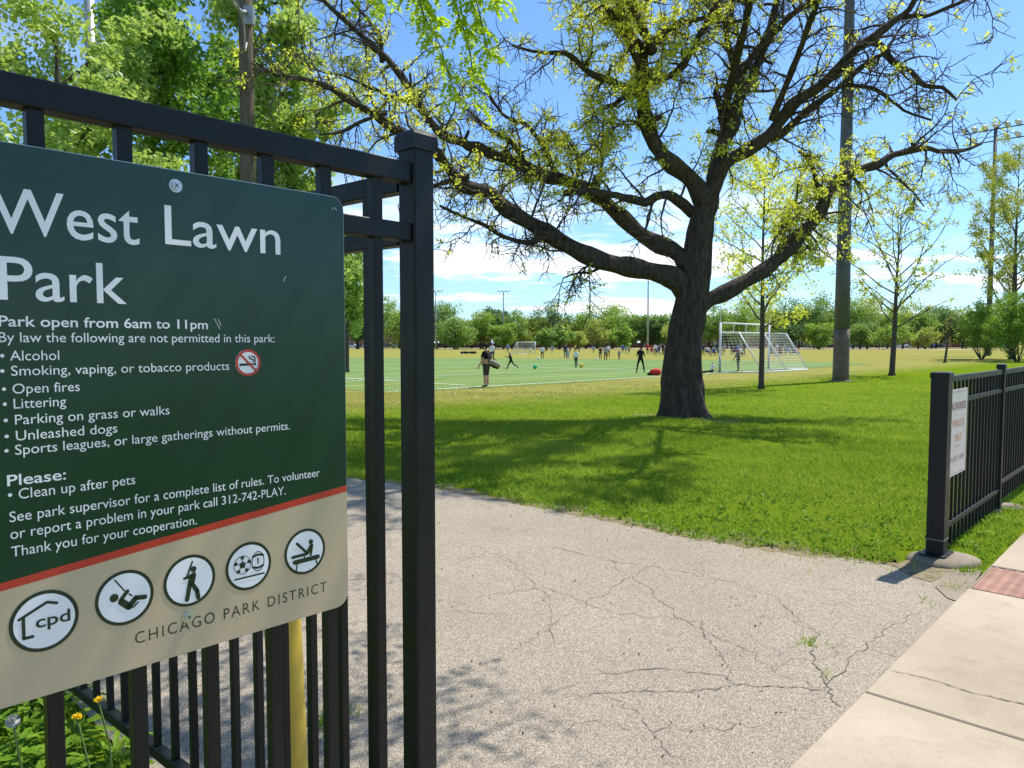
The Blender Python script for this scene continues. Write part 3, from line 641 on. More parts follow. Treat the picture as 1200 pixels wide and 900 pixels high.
def leaves(mb, C, n, rad, size, aspect=.5, flat=0., m=0, squash=1.):
    """n leaf quads round each centre in C (rad may be an array)"""
    C = np.asarray(C, float)
    if len(C) == 0: return
    K = len(C) * n; c = np.repeat(C, n, 0); rad = np.repeat(np.broadcast_to(np.asarray(rad, float), (len(C),)), n)
    v = rng.normal(size=(K, 3)); v /= np.linalg.norm(v, axis=1)[:, None]; v *= (rng.random(K) ** .45)[:, None] * rad[:, None]; v[:, 2] *= squash
    c = c + v
    a = rng.normal(size=(K, 3)); a /= np.linalg.norm(a, axis=1)[:, None]
    b = rng.normal(size=(K, 3)); b[:, 2] *= (1 - flat); b -= a * (a * b).sum(1)[:, None]; b /= np.linalg.norm(b, axis=1)[:, None] + 1e-9
    sz = size * rng.uniform(.6, 1.3, K)[:, None]; a = a * sz; b = b * sz * aspect
    nn_ = np.cross(a, b); nn_ /= np.linalg.norm(nn_, axis=1)[:, None] + 1e-9; fold = nn_ * sz * .18
    Vt = np.stack([c - a, c + b + fold, c + a, c - b + fold], 1).reshape(-1, 3)
    mb.add(Vt, np.arange(K * 4).reshape(-1, 4), m)
M['leaf_locust'] = leaf_mat('young_locust_leaf', (.42, .52, .03), (.80, .80, .12), .55, .8)
M['leaf_hang'] = leaf_mat('bright_locust_leaf', (.26, .42, .01), (.50, .66, .03), .55)
M['leaf_maple1'] = leaf_mat('sunlit_maple_leaf', (.22, .37, .06), (.48, .60, .16), .46, .7)
M['leaf_maple2'] = leaf_mat('deep_green_maple_leaf', (.08, .21, .025), (.26, .43, .06), .45, .7)
M['leaf_sap'] = leaf_mat('sapling_leaf', (.30, .36, .03), (.56, .58, .08), .5)
M['leaf_sh'] = leaf_mat('shrub_leaf', (.10, .22, .02), (.28, .42, .04), .45)
M['leaf_olive'] = leaf_mat('olive_shrub_leaf', (.20, .27, .03), (.44, .47, .07), .48)
# --- the old honey locust in the middle
TB = ground(803, 489); TY = TB.y
ROOT = thing('honey_locust_tree', TB, 'old honey locust with thick dark trunk, spreading crooked limbs and sparse yellow-green leaves', 'tree')
def px3(x, y, dy=0.): return np.array(tuple(at(x, y, TY + dy)))
PXM = TY / FPX
limbs = [  # (points in the photo, depth offset start -> end, radius px start -> end)
 ('A', [(803, 345), (790, 326), (745, 312), (713, 305), (680, 290), (647, 267), (603, 239), (587, 217), (568, 213), (549, 205), (537, 184), (512, 160), (480, 148), (453, 131), (421, 115), (395, 100), (360, 92), (330, 88), (300, 74)], 0, -2.5, 13, 1.2),
 ('B', [(806, 310), (790, 294), (753, 277), (720, 247), (700, 232), (667, 213), (635, 208), (600, 192), (560, 176), (530, 164), (505, 152), (477, 117), (461, 91), (445, 69), (421, 48), (400, 27), (380, 5), (366, -14)], 0, 1.7, 11, 2.6),
 ('B2', [(448, 72), (445, 45), (429, 19), (408, -4)], 1.4, 1.9, 3.5, 2),
 ('C', [(812, 250), (800, 240), (780, 228), (765, 232), (753, 238), (735, 232), (720, 228), (690, 224), (660, 226)], .1, -.7, 7, 4.5),
 ('D', [(828, 240), (812, 212), (790, 192), (775, 176), (762, 145), (758, 112), (760, 80), (759, 59), (742, 45), (730, 18), (733, -10)], 0, -.9, 12, 5),
 ('D2', [(758, 110), (740, 103), (724, 99), (705, 90), (687, 83), (670, 68), (660, 61), (640, 62), (620, 60), (600, 53)], -.5, -1.6, 5, 1.6),
 ('D3', [(760, 62), (772, 42), (793, 29), (815, 24), (831, 19), (841, 2)], -.8, -.3, 4, 2.4),
 ('D4', [(761, 98), (783, 90), (800, 78), (809, 64), (820, 35), (836, 13), (842, -12)], -.6, .6, 4.5, 3.5),
 ('D5', [(757, 115), (735, 112), (720, 120), (700, 128)], -.5, -.9, 3.5, 1.5),
 ('E', [(826, 250), (836, 213), (846, 172), (858, 140), (868, 107), (866, 90)], 0, .7, 12, 7.5),
 ('E1', [(866, 96), (857, 61), (852, 40), (857, 18), (862, -10)], .7, 1.2, 5, 4),
 ('E2', [(866, 92), (874, 79), (887, 59), (911, 32), (932, 13), (962, -3)], .7, .2, 5.5, 4),
 ('E3', [(872, 105), (882, 90), (898, 55), (908, 22), (914, -10)], .7, 1.6, 7, 4.5),
 ('E5', [(850, 152), (846, 135), (841, 108), (852, 101), (873, 107), (895, 107), (913, 105)], .5, 1.1, 4.5, 1.5),
 ('F', [(832, 232), (847, 196), (873, 179), (898, 163), (916, 141), (932, 123), (958, 107), (968, 98), (988, 77), (1007, 59), (1023, 48), (1049, 27), (1065, 13), (1075, -8)], 0, -1.6, 9, 3.2),
 ('F1', [(1058, 20), (1073, 19), (1087, 19), (1110, 11), (1130, 2), (1150, -4)], -1.4, -1.9, 3, 1.6),
 ('F2', [(902, 162), (910, 160), (924, 150), (943, 133), (960, 123), (968, 117), (988, 101), (1007, 83), (1028, 67), (1042, 62)], -.3, -.7, 5.5, 2.5),
 ('F3', [(1022, 48), (1032, 53), (1049, 72), (1071, 85), (1087, 99), (1108, 101), (1121, 117)], -1.2, -1.8, 4.5, 1.5),
 ('F4', [(990, 99), (1023, 104), (1044, 117), (1060, 128), (1071, 133), (1092, 141)], -.6, -1.1, 2.8, 1.2),
 ('F5', [(1040, 63), (1045, 50), (1055, 36), (1068, 22)], -.7, -.2, 2.2, 1.3),
 ('G', [(812, 366), (830, 352), (867, 333), (907, 307), (940, 272), (962, 244), (968, 226), (980, 206), (1003, 195), (1028, 188), (1049, 177), (1087, 169), (1100, 174), (1130, 175), (1150, 168)], 0, .9, 11, 2),
 ('G2', [(1036, 188), (1041, 198), (1052, 210), (1062, 222), (1071, 231), (1083, 242)], .6, 1.0, 2.2, 1),
 ('G3', [(966, 236), (955, 210), (948, 190), (936, 178)], .4, -.2, 4, 1.6),
 ('G4', [(905, 308), (915, 285), (915, 262), (930, 240), (935, 215)], .3, 1.4, 3.4, 1.4),
 ('H', [(622, 212), (618, 205), (611, 187), (597, 165), (571, 149), (556, 135), (547, 127)], .8, .2, 5, 1.6),
 ('I', [(655, 212), (637, 170), (619, 145), (595, 136), (576, 115), (565, 91)], .7, 1.5, 4, 1.6),
 ('J', [(548, 206), (538, 208), (528, 197), (521, 185), (516, 175)], -1.2, -1.7, 4, 1.8), ('J2', [(536, 207), (520, 214), (500, 218), (480, 212)], -1.2, -1.9, 2.4, 1),
 ('K', [(680, 291), (664, 284), (647, 271), (620, 281), (600, 275), (575, 262), (553, 253), (532, 246), (515, 241)], -.6, -1.1, 4.5, 1.5),
 ('L', [(700, 222), (703, 197), (704, 165), (707, 138)], -.4, .4, 3, 1.3), ('L2', [(672, 222), (680, 190), (672, 168), (655, 150)], -.6, 0, 2.5, 1.1),
 ('O', [(768, 165), (745, 150), (735, 140)], -.3, -1.0, 3, 1.4), ('Q', [(716, 308), (700, 316), (680, 318), (660, 326)], -.2, -.6, 2.2, 1),
 ('S', [(453, 132), (425, 140), (400, 152), (375, 158)], -1.9, -2.4, 2.6, 1.2), ('S2', [(480, 120), (455, 112), (430, 100), (405, 90), (372, 84), (345, 70)], 1.2, 1.9, 3, 1.2),
]
boughs = [([(735, 0), (725, -40), (700, -90), (660, -140)], -.9, -5.5, 5, 2), ([(840, 0), (835, -60), (800, -130), (770, -190)], .3, -5.0, 5, 2), ([(912, -5), (915, -60), (900, -120), (890, -200)], 1.2, -4.2, 5, 2), ([(862, -10), (850, -70), (830, -120), (740, -170)], 1.2, 2.8, 4, 2), ([(765, 60), (720, -30), (640, -130), (560, -200)], -.8, -6.5, 5, 2), ([(905, 140), (960, 0), (1000, -120), (1010, -230)], -.6, -5.5, 4, 1.6), ([(760, 95), (690, -20), (600, -90), (500, -130)], -.6, -3.2, 4, 1.6), ([(850, 130), (880, -30), (850, -170), (800, -330)], .5, -6.2, 5, 2)]
limbs += [('U%d' % i, *b_) for i, b_ in enumerate(boughs)]
def locust_density(p):
    """how leafed-out each part of this crown is (bare outer limbs, full middle)"""
    d = p - np.array(tuple(CAM)); x = 600 + FPX * d[0] / d[1]; y = 402 - FPX * d[2] / d[1]
    if y < -25: return 1.25
    g = lambda cx_, cy_, rx, ry: math.exp(-((x - cx_) / rx) ** 2 - ((y - cy_) / ry) ** 2)
    return min(1, 1.0 * g(745, 55, 75, 95) + 1.0 * g(930, 262, 80, 75) + .8 * g(835, 185, 45, 35) + .55 * g(630, 185, 130, 40) + .55 * g(440, 110, 80, 60) + .8 * g(1000, 205, 55, 40) + .35 * g(690, 215, 60, 30) + .5 * g(690, 30, 60, 40) + .07)
tr = MB(); tw = MB(); tips = []
def bark_ridge(i, ang, p):
    return 1 + .035 * np.sin(ang * 13 + p[2] * 6 + p[0] * 5) + .05 * np.sin(ang * 9 + p[2] * 2.3) + .03 * np.sin(ang * 17 - p[2] * 3.1) + .03 * np.sin(ang * 5 + p[2] * 1.1)
trunk_px = [(804, 500, 37), (803, 489, 31), (802, 478, 26.5), (801, 462, 24.5), (800, 440, 23.5), (801, 415, 21.5), (803, 393, 20), (807, 370, 19.5), (811, 347, 19), (814, 325, 18.5), (817, 300, 17), (820, 275, 15.5), (824, 250, 13.5), (830, 222, 10)]
tp3, tt = spline([px3(a, b) for a, b, c in trunk_px], .10)
trr = np.interp(tt, np.linspace(0, 1, len(trunk_px)), [c * PXM * .93 for a, b, c in trunk_px])
def trunk_ridge(i, ang, p):
    h = max(0, p[2] - TB.z); fl = math.exp(-h * 3.2)
    return bark_ridge(i, ang, p) + fl * (.16 * np.sin(ang * 5 + 1) + .10 * np.sin(ang * 8 + 2)) + .028 * np.abs(np.sin(ang * 15 + p[2] * 2.5 + 1.5 * math.sin(p[2] * 3.1))) + .02 * np.sin(ang * 23 - p[2] * 4 + 2 * math.sin(p[2] * 5))
tr.tube(tp3, trr, 72, ridge=trunk_ridge)
for nm, pts, d0_, d1_, r0, r1 in limbs:
    P = [px3(x, y, d0_ + (d1_ - d0_) * i / (len(pts) - 1)) for i, (x, y) in enumerate(pts)]
    Q, t = spline(P, .12); r = np.interp(t, [0, .12, 1], [r0 * 1.02, r0 * .84, r1 * .85]) * PXM
    Q = Q + np.cumsum(rng.normal(0, .013, Q.shape), 0) * np.sin(np.pi * t)[:, None]
    r *= 1 + .16 * np.sin(np.arange(len(r)) * .9 + rng.uniform(0, 6)) * rng.uniform(.4, 1, len(r))
    tr.tube(Q, r, 12 if r0 > 4 else 8, ridge=bark_ridge)
    # secondary branches
    i = int(len(Q) * (.22 if r0 > 8 else .1)) + 1
    while i < len(Q):
        T = nrm(Q[min(i + 1, len(Q) - 1)] - Q[i - 1]); d = nrm(perp(T) * .9 + T * rng.uniform(.1, .8) + np.array([0, 0, rng.choice([.5, .15, -.35])]))
        Ln = rng.uniform(.4, 1.35) * (1.2 if r0 > 5 else .85); q = zigzag(Q[i], d, Ln, 7, .42, np.array([0, 0, -.03]))
        tw.tube(q, np.linspace(max(.011, min(.03, r[i] * .45)), .006, len(q)), 5, cap=False)
        for j in range(1, len(q)):
            for _ in range(rng.integers(1, 3)):
                d2 = nrm(perp(nrm(q[j] - q[j - 1])) + .6 * nrm(q[j] - q[j - 1]) + np.array([0, 0, -.12])); q2 = zigzag(q[j], d2, rng.uniform(.18, .55), 4, .5, np.array([0, 0, -.06]))
                tw.tube(q2, np.linspace(.0095, .005, len(q2)), 4, cap=False); tips += [q2[-1], q2[2], q2[3]]
                if rng.random() < .6:
                    q3 = zigzag(q2[2], perp(nrm(q2[2] - q2[1])) + d2 * .4, rng.uniform(.12, .3), 3, .5); tw.tube(q3, np.linspace(.0065, .0045, len(q3)), 3, cap=False); tips.append(q3[-1])
        if rng.random() < .10 and r0 > 4:
            q = zigzag(Q[i], perp(T), rng.uniform(.12, .35) + r[i], 4, .35); tr.tube(q, np.linspace(r[i] * .5, r[i] * .3, 5), 7)
        if r0 > 3 or True:
            for _ in range(2): tips.append(Q[i] + perp(T) * (r[i] + .05))
        i += int(rng.integers(1, 3))
tr.build('trunk', M['bark'], ROOT, smooth=True); tw.build('twigs', M['twig'], ROOT)
tips = np.array(tips); dens = np.array([locust_density(p) for p in tips]); pick = tips[rng.random(len(tips)) < dens * .38]
lm = MB(); leaves(lm, pick, 14, .125, .043, .42); lm.build('crown', M['leaf_locust'], ROOT)
print('locust tips', len(tips), len(pick))
# --- leafy maples behind the sign
def maple(base, top, crown_c, rx, rz, ncl, per, lsz, mat, label, name='maple_tree', group=None, tilt=.0, trunk_r=.16, clump=.38, bm_='bark2', low=.0):
    o = thing(name, base, label, 'tree', group); tb = MB(); C = np.array(tuple(crown_c)); b = np.array(tuple(base)); lm = MB()
    up_ = C + np.array([0, 0, rz * .75]); Q, t = spline([b - np.array([0, 0, .1]), b * .6 + C * .4 + np.append(rng.normal(0, .12, 2), 0), C, up_], .35)
    tb.tube(Q, np.interp(t, [0, .06, .5, 1], [trunk_r * 1.35, trunk_r, trunk_r * .65, .02]), 12)
    cl = []
    nb = max(8, ncl // 8)
    for _ in range(nb):
        k = int(len(Q) * rng.uniform(.3, .95)); z_ = (Q[k][2] - C[2]) / rz; d = nrm(np.append(rng.normal(size=2), rng.uniform(.1, .9)))
        reach = rx * math.sqrt(max(.08, 1 - min(1, abs(z_)) ** 2)) * rng.uniform(.75, 1.12); q = zigzag(Q[k], d, reach, 6, .25, np.array([0, 0, .04]))
        tb.tube(q, np.linspace(trunk_r * .28, .012, len(q)), 6, cap=False)
        for j in range(2, len(q)):
            for _ in range(2): cl.append(q[j] + rng.normal(0, clump * .75, 3))
    while len(cl) < ncl:
        v = rng.normal(size=3); v /= np.linalg.norm(v); v *= rng.uniform(.5, 1.05) ** .6; w = 1 + .18 * math.sin(v[0] * 5 + v[2] * 4)
        cl.append(C + v * np.array([rx, rx, rz]) * w)
    cl = np.array(cl); cl = cl[cl[:, 2] > base.z + low]; leaves(lm, cl, per, clump * rng.uniform(.6, 1.25, len(cl)), lsz, .62, .3)
    tb.build('trunk', M[bm_], o, smooth=True); lm.build('crown', M[mat], o); return o
def gp(x, y): return Vector((x, y, float(gz(x, y))))
def crown_at(px, py, Y): return at(px, py, Y)
c1 = crown_at(70, 165, 14); maple(gp(c1.x, 14), None, c1, 2.5, 2.8, 215, 95, .066, 'leaf_maple1', 'sunny yellow-green maple with a pointed top above the left end of the park sign', low=1.6)
c2 = crown_at(195, 60, 17.5); maple(gp(c2.x, 17.5), None, c2, 2.0, 4.4, 250, 100, .072, 'leaf_maple2', 'dense dark green maple rising behind the middle of the park sign', low=1.8)
c3 = crown_at(318, 150, 21); maple(gp(c3.x, 21), None, c3, 2.0, 5.0, 270, 85, .078, 'leaf_maple1', 'tall light green maple behind the wooden pole and the corner of the tall fence', low=1.2)
c4 = crown_at(405, 345, 46); maple(gp(c4.x, 46), None, c4, 2.2, 4.4, 150, 60, .12, 'leaf_maple1', 'slender green tree seen between the pickets at the tall corner post', clump=.5, low=1.0)
# --- overhanging honey locust: trunk stands hidden behind the sign, a leafy bough reaches over the drive
HB = gp(-5.6, 5.4)
ho = thing('overhanging_locust_tree', HB, 'bright green locust bough hanging in from above, left of the big tree', 'tree'); tb = MB(); tw2 = MB(); lm = MB(); lm2 = []
Q, t = spline([tuple(HB - ZU * .1), (-5.55, 5.4, 1.6), (-5.4, 5.4, 3.4), (-4.4, 5.5, 5.3), (-2.0, 5.7, 6.2), (.3, 5.4, 6.3), (1.7, 4.5, 5.9), (1.5, 3.3, 5.3), (1.05, 2.6, 5.05), (.35, 1.75, 5.0), (-.1, 1.2, 4.95)], .2)
tb.tube(Q, np.interp(t, [0, .07, .35, .6, 1], [.22, .16, .09, .05, .015]), 12, ridge=bark_ridge)
sprays = []
def hang(pts, r0=.013):
    q, t_ = spline([tuple(at(x, y, Y)) for x, y, Y in pts], .06); q = q + np.cumsum(rng.normal(0, .003, q.shape), 0); tw2.tube(q, np.linspace(r0, .003, len(q)), 6, cap=False); return q
def pinnate(p, d, Ln, n=9):
    """a feathery compound leaf: paired leaflets along a drooping stalk"""
    q = zigzag(p, d, Ln, 8, .12, np.array([0, 0, -.16])); s1_ = []
    for i in range(1, 9):
        T = nrm(q[i] - q[i - 1]); side = nrm(np.cross(T, np.array([.2, .1, 1])))
        for k in (-1, 1):
            a = nrm(side * k + T * .35 + np.array([0, 0, -.25]) + rng.normal(0, .15, 3)); ll = rng.uniform(.030, .046); w = nrm(np.cross(a, np.array([0, 0, 1.]) + rng.normal(0, .6, 3))) * ll * .33
            for z_ in (0,): lm2.append([q[i], q[i] + a * ll * .5 + w, q[i] + a * ll, q[i] + a * ll * .5 - w])
for pts, lo, den in (([(480, -260, 5.6), (484, -60, 5.3), (493, 0, 5.2), (505, 35, 5.2), (520, 60, 5.2), (527, 85, 5.2), (535, 108, 5.2)], 30, 2.4), ([(540, -250, 5.5), (552, -40, 5.3), (560, 10, 5.2), (566, 40, 5.1), (572, 62, 5.1)], 24, 2.4),
                     ([(520, -80, 5.25), (530, 0, 5.3), (545, 50, 5.3), (553, 90, 5.3), (556, 118, 5.3)], 30, 2.2), ([(575, -80, 5.2), (582, -30, 5.2), (584, 5, 5.2)], 8, 2.0), ([(430, -60, 5.4), (440, -20, 5.4), (447, 5, 5.4)], 8, 2),
                     ([(484, -30, 5.3), (500, 10, 5.35), (512, 30, 5.4)], 14, 2), ([(410, -60, 5.0), (420, -25, 5.0), (425, -5, 5.0)], 8, 2)):
    q = hang(pts); k0 = int(len(q) * .25)
    for i in range(k0, len(q)):
        for _ in range(int(den * 1.6)):
            p = q[i] + rng.normal(0, .02, 3); d = nrm(perp(nrm(q[i] - q[i - 1])) + np.array([0, 0, -.2])); pinnate(p, d, rng.uniform(.10, .20))
lv = np.array(lm2).reshape(-1, 3); lm.add(lv, np.arange(len(lv)).reshape(-1, 4))
# the rest of the bough above the frame: it throws the dappled shade by the fence
cl = []
for i in range(int(len(Q) * .24), len(Q)):
    for _ in range(3):
        d = nrm(perp(nrm(Q[i] - Q[i - 1])) + np.array([0, 0, .1])); q = zigzag(Q[i], d, rng.uniform(.5, 1.3), 6, .3); tb.tube(q, np.linspace(.018, .005, len(q)), 5, cap=False); cl += [q[2] , q[4], q[6], q[5]]
dense = [p_ + rng.normal(0, .17, 3) for p_ in Q[int(len(Q) * .72):] for _ in range(3)]
for px, py, hh, sp_r in ((550, 880, 4.7, .11), (548, 797, 4.9, .06), (440, 745, 5.0, .08), (400, 800, 4.8, .18), (395, 690, 5.2, .10), (300, 760, 4.9, .22), (220, 800, 4.8, .25), (270, 860, 4.6, .2), (330, 830, 4.8, .18), (180, 760, 5., .22), (420, 860, 4.8, .14), (240, 720, 5.2, .2)):
    c_ = ground(px, py) + SUN * (hh / SUN.z); dense += [np.array(tuple(c_)) + rng.normal(0, sp_r, 3) for _ in range(int(3 + sp_r * 32))]
    j_ = Q[np.argmin(np.linalg.norm(Q - np.array(tuple(c_)), axis=1))]; q = zigzag(j_, np.array(tuple(c_)) - j_, np.linalg.norm(np.array(tuple(c_)) - j_), 6, .12); tb.tube(q, np.linspace(.016, .005, len(q)), 5, cap=False)
dense = np.array([p_ for p_ in dense if 402 - FPX * (p_[2] - CAMH) / max(p_[1], .3) < -40 or p_[1] < .6])
leaves(lm, dense, 15, .17, .036, .45)
cl = np.array(cl)
def above_frame(p):
    d = p - np.array(tuple(CAM)); return 402 - FPX * d[2] / d[1] < -25
cl = np.array([p for p in cl if above_frame(p) or p[0] / p[1] < -.75]); leaves(lm, cl[rng.random(len(cl)) < .75], 16, .22, .032, .4)
tb.build('trunk', M['bark'], ho, smooth=True); tw2.build('twigs', M['twig'], ho); lm.build('crown', M['leaf_hang'], ho)
# --- young trees on the lawn
def young(name, px, py, top_py, spread_px, label, mat, tr_px, ncl, per, lsz, Y=None, lean=0, first=.42, clump=.22):
    b = ground(px, py); Y = b.y; o = thing(name, b, label, 'tree', None); k = Y / FPX; H = (py - top_py) * k; tb = MB(); lm = MB(); b_ = np.array(tuple(b))
    Q, t = spline([b_ - [0, 0, .05], b_ + [lean * .3, 0, H * .3], b_ + [lean * .6, .1, H * .6], b_ + [lean, 0, H * .97]], .25)
    r0 = tr_px * k / 2; tb.tube(Q, np.interp(t, [0, .03, .4, 1], [r0 * 1.4, r0, r0 * .75, .012]), 10)
    cl = []; n = 26
    for i in range(n):
        f = first + (1 - first) * i / n; p = np.array([np.interp(f, t, Q[:, a]) for a in range(3)]); a = i * 2.4 + rng.uniform(-.5, .5); g_ = (f - first) / (1 - first); sp = spread_px * k * (.75 + .6 * g_ - 1.05 * g_ * g_) * rng.uniform(.6, 1.25)
        d = np.array([math.cos(a), math.sin(a), rng.uniform(.35, 1.15)]); q = zigzag(p, d, sp * 1.35, 6, .26, np.array([0, 0, .05])); tb.tube(q, np.linspace(r0 * .36 * (1.1 - f * .6), .008, len(q)), 5, cap=False)
        for j in range(2, 7):
            cl.append(q[j])
            q2 = zigzag(q[j], perp(nrm(q[j] - q[j - 1])) + nrm(q[j] - q[j - 1]) * .6, sp * rng.uniform(.2, .5), 3, .3); tb.tube(q2, np.linspace(.012, .006, 4), 4, cap=False); cl += [q2[2], q2[3]]
    cl = np.array(cl); cl = cl[rng.permutation(len(cl))[:ncl]]; leaves(lm, cl, per, clump, lsz, .5)
    tb.build('trunk', M['bark_y'], o, smooth=True); lm.build('crown', M[mat], o); return o
M['bark_y'] = bark_mat('young_tree_bark', (.055, .045, .038), (.15, .125, .10))
young('young_locust_tree', 892, 456, 190, 74, 'thin young locust just right of the big trunk with pale yellow-green leaves', 'leaf_locust', 6.5, 400, 14, .07, first=.30, clump=.28)
young('young_tree', 1045, 440, 248, 92, 'slim young tree with sparse leaves standing right of the thick steel pole', 'leaf_sap', 6.5, 210, 13, .085, lean=.3, first=.32)
young('olive_tree', 1186, 421, 188, 92, 'olive-green tree at the right edge above the low fence', 'leaf_olive', 7, 620, 60, .13, first=.14, clump=.62)
young('sapling', 1107, 425, 372, 12, 'tiny staked sapling leaning on the lawn before the bushy shrub', 'leaf_olive', 3, 26, 6, .09, lean=.5, first=.5)
sbp = ground(1150, 421); cS = at(1152, 376, sbp.y)
def shrub(base, C, rx, rz, ncl, per, lsz, mat, label):
    o = thing('shrub', base, label, 'shrub'); tb = MB(); lm = MB(); b = np.array(tuple(base)); C = np.array(tuple(C)); cl = []
    for i in range(16):
        a = rng.uniform(0, 6.28); d = np.array([math.cos(a) * .55, math.sin(a) * .55, 1]); q = zigzag(b + np.array([math.cos(a), math.sin(a), 0]) * .15, d, rz * rng.uniform(1.2, 2.1), 7, .2); tb.tube(q, np.linspace(.04, .01, 8), 6, cap=False); cl += [q[k] + rng.normal(0, .3, 3) for k in (3, 4, 5, 6, 7)]
    while len(cl) < ncl:
        v = rng.normal(size=3); v = v / np.linalg.norm(v) * rng.uniform(.3, 1.05); cl.append(C + v * np.array([rx, rx, rz]))
    cl = np.array(cl); cl = cl[cl[:, 2] > b[2] + .3]; leaves(lm, cl, per, .42, lsz, .55); tb.build('stems', M['bark'], o); lm.build('foliage', M[mat], o)
shrub(sbp, cS, 2.3, 2.5, 210, 40, .11, 'leaf_sh', 'loose mid-green shrub left of the olive tree above the low fence')
sb2 = ground(1192, 424); shrub(sb2, at(1190, 372, sb2.y), 2.3, 2.7, 230, 40, .11, 'leaf_sh', 'tall bushy shrub at the right edge under the olive tree')
# ------------------------------------------------------------------ poles and lamps
def gpt(px, py): p = ground(px, py); return p
pb_ = gpt(985, 447); pY = pb_.y; kp = pY / FPX
sp_ = thing('light_pole', pb_, 'thick dark steel pole with a brown-painted base standing right of the big tree', 'pole')
zs = (387 - 402) * 0 + at(985, 386, pY).z; ztop = 26.
hi = lambda z: np.interp(z, [pb_.z, at(0, 0, pY).z, 26], [9.0 * kp, 5.3 * kp, 4.2 * kp])
m = MB(); zl = np.linspace(pb_.z - .05, zs, 6); m.tube([(pb_.x, pb_.y, z) for z in zl], [hi(z) * 1.015 for z in zl], 24); m.build('base_sleeve', M['pole_base'], sp_, smooth=True)
m = MB(); zl = np.linspace(zs, ztop, 10); m.tube([(pb_.x, pb_.y, z) for z in zl], [hi(z) for z in zl], 24); m.build('shaft', M['dark_steel'], sp_, smooth=True)
MB().lathe((pb_.x, pb_.y, pb_.z), [(hi(0) * 1.5, -.03), (hi(0) * 1.5, .05), (hi(0) * 1.05, .07)], 20).build('base_flange', M['pole_base'], sp_)
MB().box((pb_.x + .02, pb_.y - hi(1.) - .0, pb_.z + .75), ((1, 0, 0), (0, 1, 0), (0, 0, 1)), (.12, .02, .2), 0, .008).build('access_cover', M['pole_base'], sp_)
def lamp_mesh(m, c, aim, r=.42):
    """bowl-shaped sports floodlight with a bright front"""
    aim = Vector(aim).normalized(); a = aim.cross(ZU).normalized(); b = a.cross(aim); S = 14
    prof = [(.10, -.42), (.22, -.36), (.42, -.12), (.5, .0)]; vs = []
    for rr, d in prof:
        for j in range(S): t = 2 * math.pi * j / S; vs.append(tuple(Vector(c) + aim * d * r * 2 + (a * math.cos(t) + b * math.sin(t)) * rr * r * 2))
    m.add(vs, [[i * S + j, i * S + (j + 1) % S, (i + 1) * S + (j + 1) % S, (i + 1) * S + j] for i in range(3) for j in range(S)] + [list(range(S))[::-1]], 0)
    return [tuple(Vector(c) + aim * .0 * r + (a * math.cos(2 * math.pi * j / S) + b * math.sin(2 * math.pi * j / S)) * .97 * r - aim * .04) for j in range(S)]
def floodpole(px, base_y, top_y, Y, r0, arm, n_lamps, armdir, label, group, rows=1, lr=.42, mat='dark_steel'):
    bx = at(px, 402, Y).x; b = Vector((bx, Y, FZ)); H = at(px, top_y, Y).z; o = thing('floodlight_pole', b, label, 'light pole', group)
    m = MB(); m.tube([(bx, Y, FZ - .05), (bx, Y, H * .5), (bx, Y, H)], [r0, r0 * .8, r0 * .55], 12); m.build('pole', M[mat], o, smooth=True)
    ad = Vector(armdir).normalized()
    for rw in range(rows):
        z = H - .15 - rw * 1.6; cm = MB(); cm.beam(Vector((bx, Y, z)) - ad * arm, Vector((bx, Y, z)) + ad * arm, .14, .14); cm.build('crossarm', M[mat], o)
        aim = Vector((-.75, .1, -.55))
        spots = [(-arm + 2 * arm * i / (n_lamps - 1)) for i in range(n_lamps)]
        if rw == 1: spots = [spots[1], spots[-3], spots[-2], spots[-1]]
        for t in spots:
            lm_ = MB(); front = lamp_mesh(lm_, Vector((bx, Y, z + .35)) + ad * t, aim, lr); q = lm_.build('floodlight', M['steel'], o, smooth=True)
            MB().add(front, [list(range(len(front)))]).build('lens', M['lens'], q)
    return o
floodpole(1158, 414, 150, 105, .38, 3.9, 7, NV, 'tall floodlight pole with two rows of lamps at the upper right', None, rows=2, lr=.55)
floodpole(511, 408, 341, 205, .22, 1.7, 4, (1, -.1, 0), 'distant floodlight pole half hidden behind the tall black corner post', 'far floodlight poles', lr=.36, mat='steel')
floodpole(590, 408, 341, 215, .24, 1.7, 4, (1, .1, 0), 'distant floodlight pole rising above the small far goal', 'far floodlight poles', lr=.36, mat='steel')
floodpole(759, 408, 324, 190, .26, .9, 2, (1, .1, 0), 'distant floodlight pole just left of the big trunk', 'far floodlight poles', lr=.34, mat='steel')
# wooden pole with curved lamp arm behind the tall fence
ub = gp(at(293, 402, 13).x, 13); uo = thing('utility_pole', ub, 'brown wooden pole with a curved lamp arm behind the tall fence', 'pole')
m = MB(); m.tube([(ub.x, 13, -.1), (ub.x, 13, 3), (ub.x + .03, 13, 6), (ub.x + .03, 13, 10)], [.145, .135, .118, .105], 20); m.build('shaft', M['pole_wood'], uo, smooth=True)
br = at(293, 22, 13); MB().box(br + Vector((.02, -.1, 0)), ((1, 0, 0), (0, 1, 0), ZU), (.085, .06, .15), 0, .02).build('bracket', M['steel'], uo)
m = MB(); q, _ = spline([br + Vector((0, -.12, .06)), at(284, 14, 12.7), at(272, 2, 12.2), at(258, -30, 11.5), at(230, -60, 10.6)], .12); m.tube(q, .032, 10); m.build('lamp_arm', M['steel'], uo, smooth=True)
m = MB(); q, _ = spline([br + Vector((-.02, -.12, -.45)), at(287, 60, 12.75), at(286, 30, 12.6), at(275, -5, 12.1), at(266, -40, 11.6)], .12); m.tube(q, .016, 8); m.build('conduit', M['steel'], uo, smooth=True)
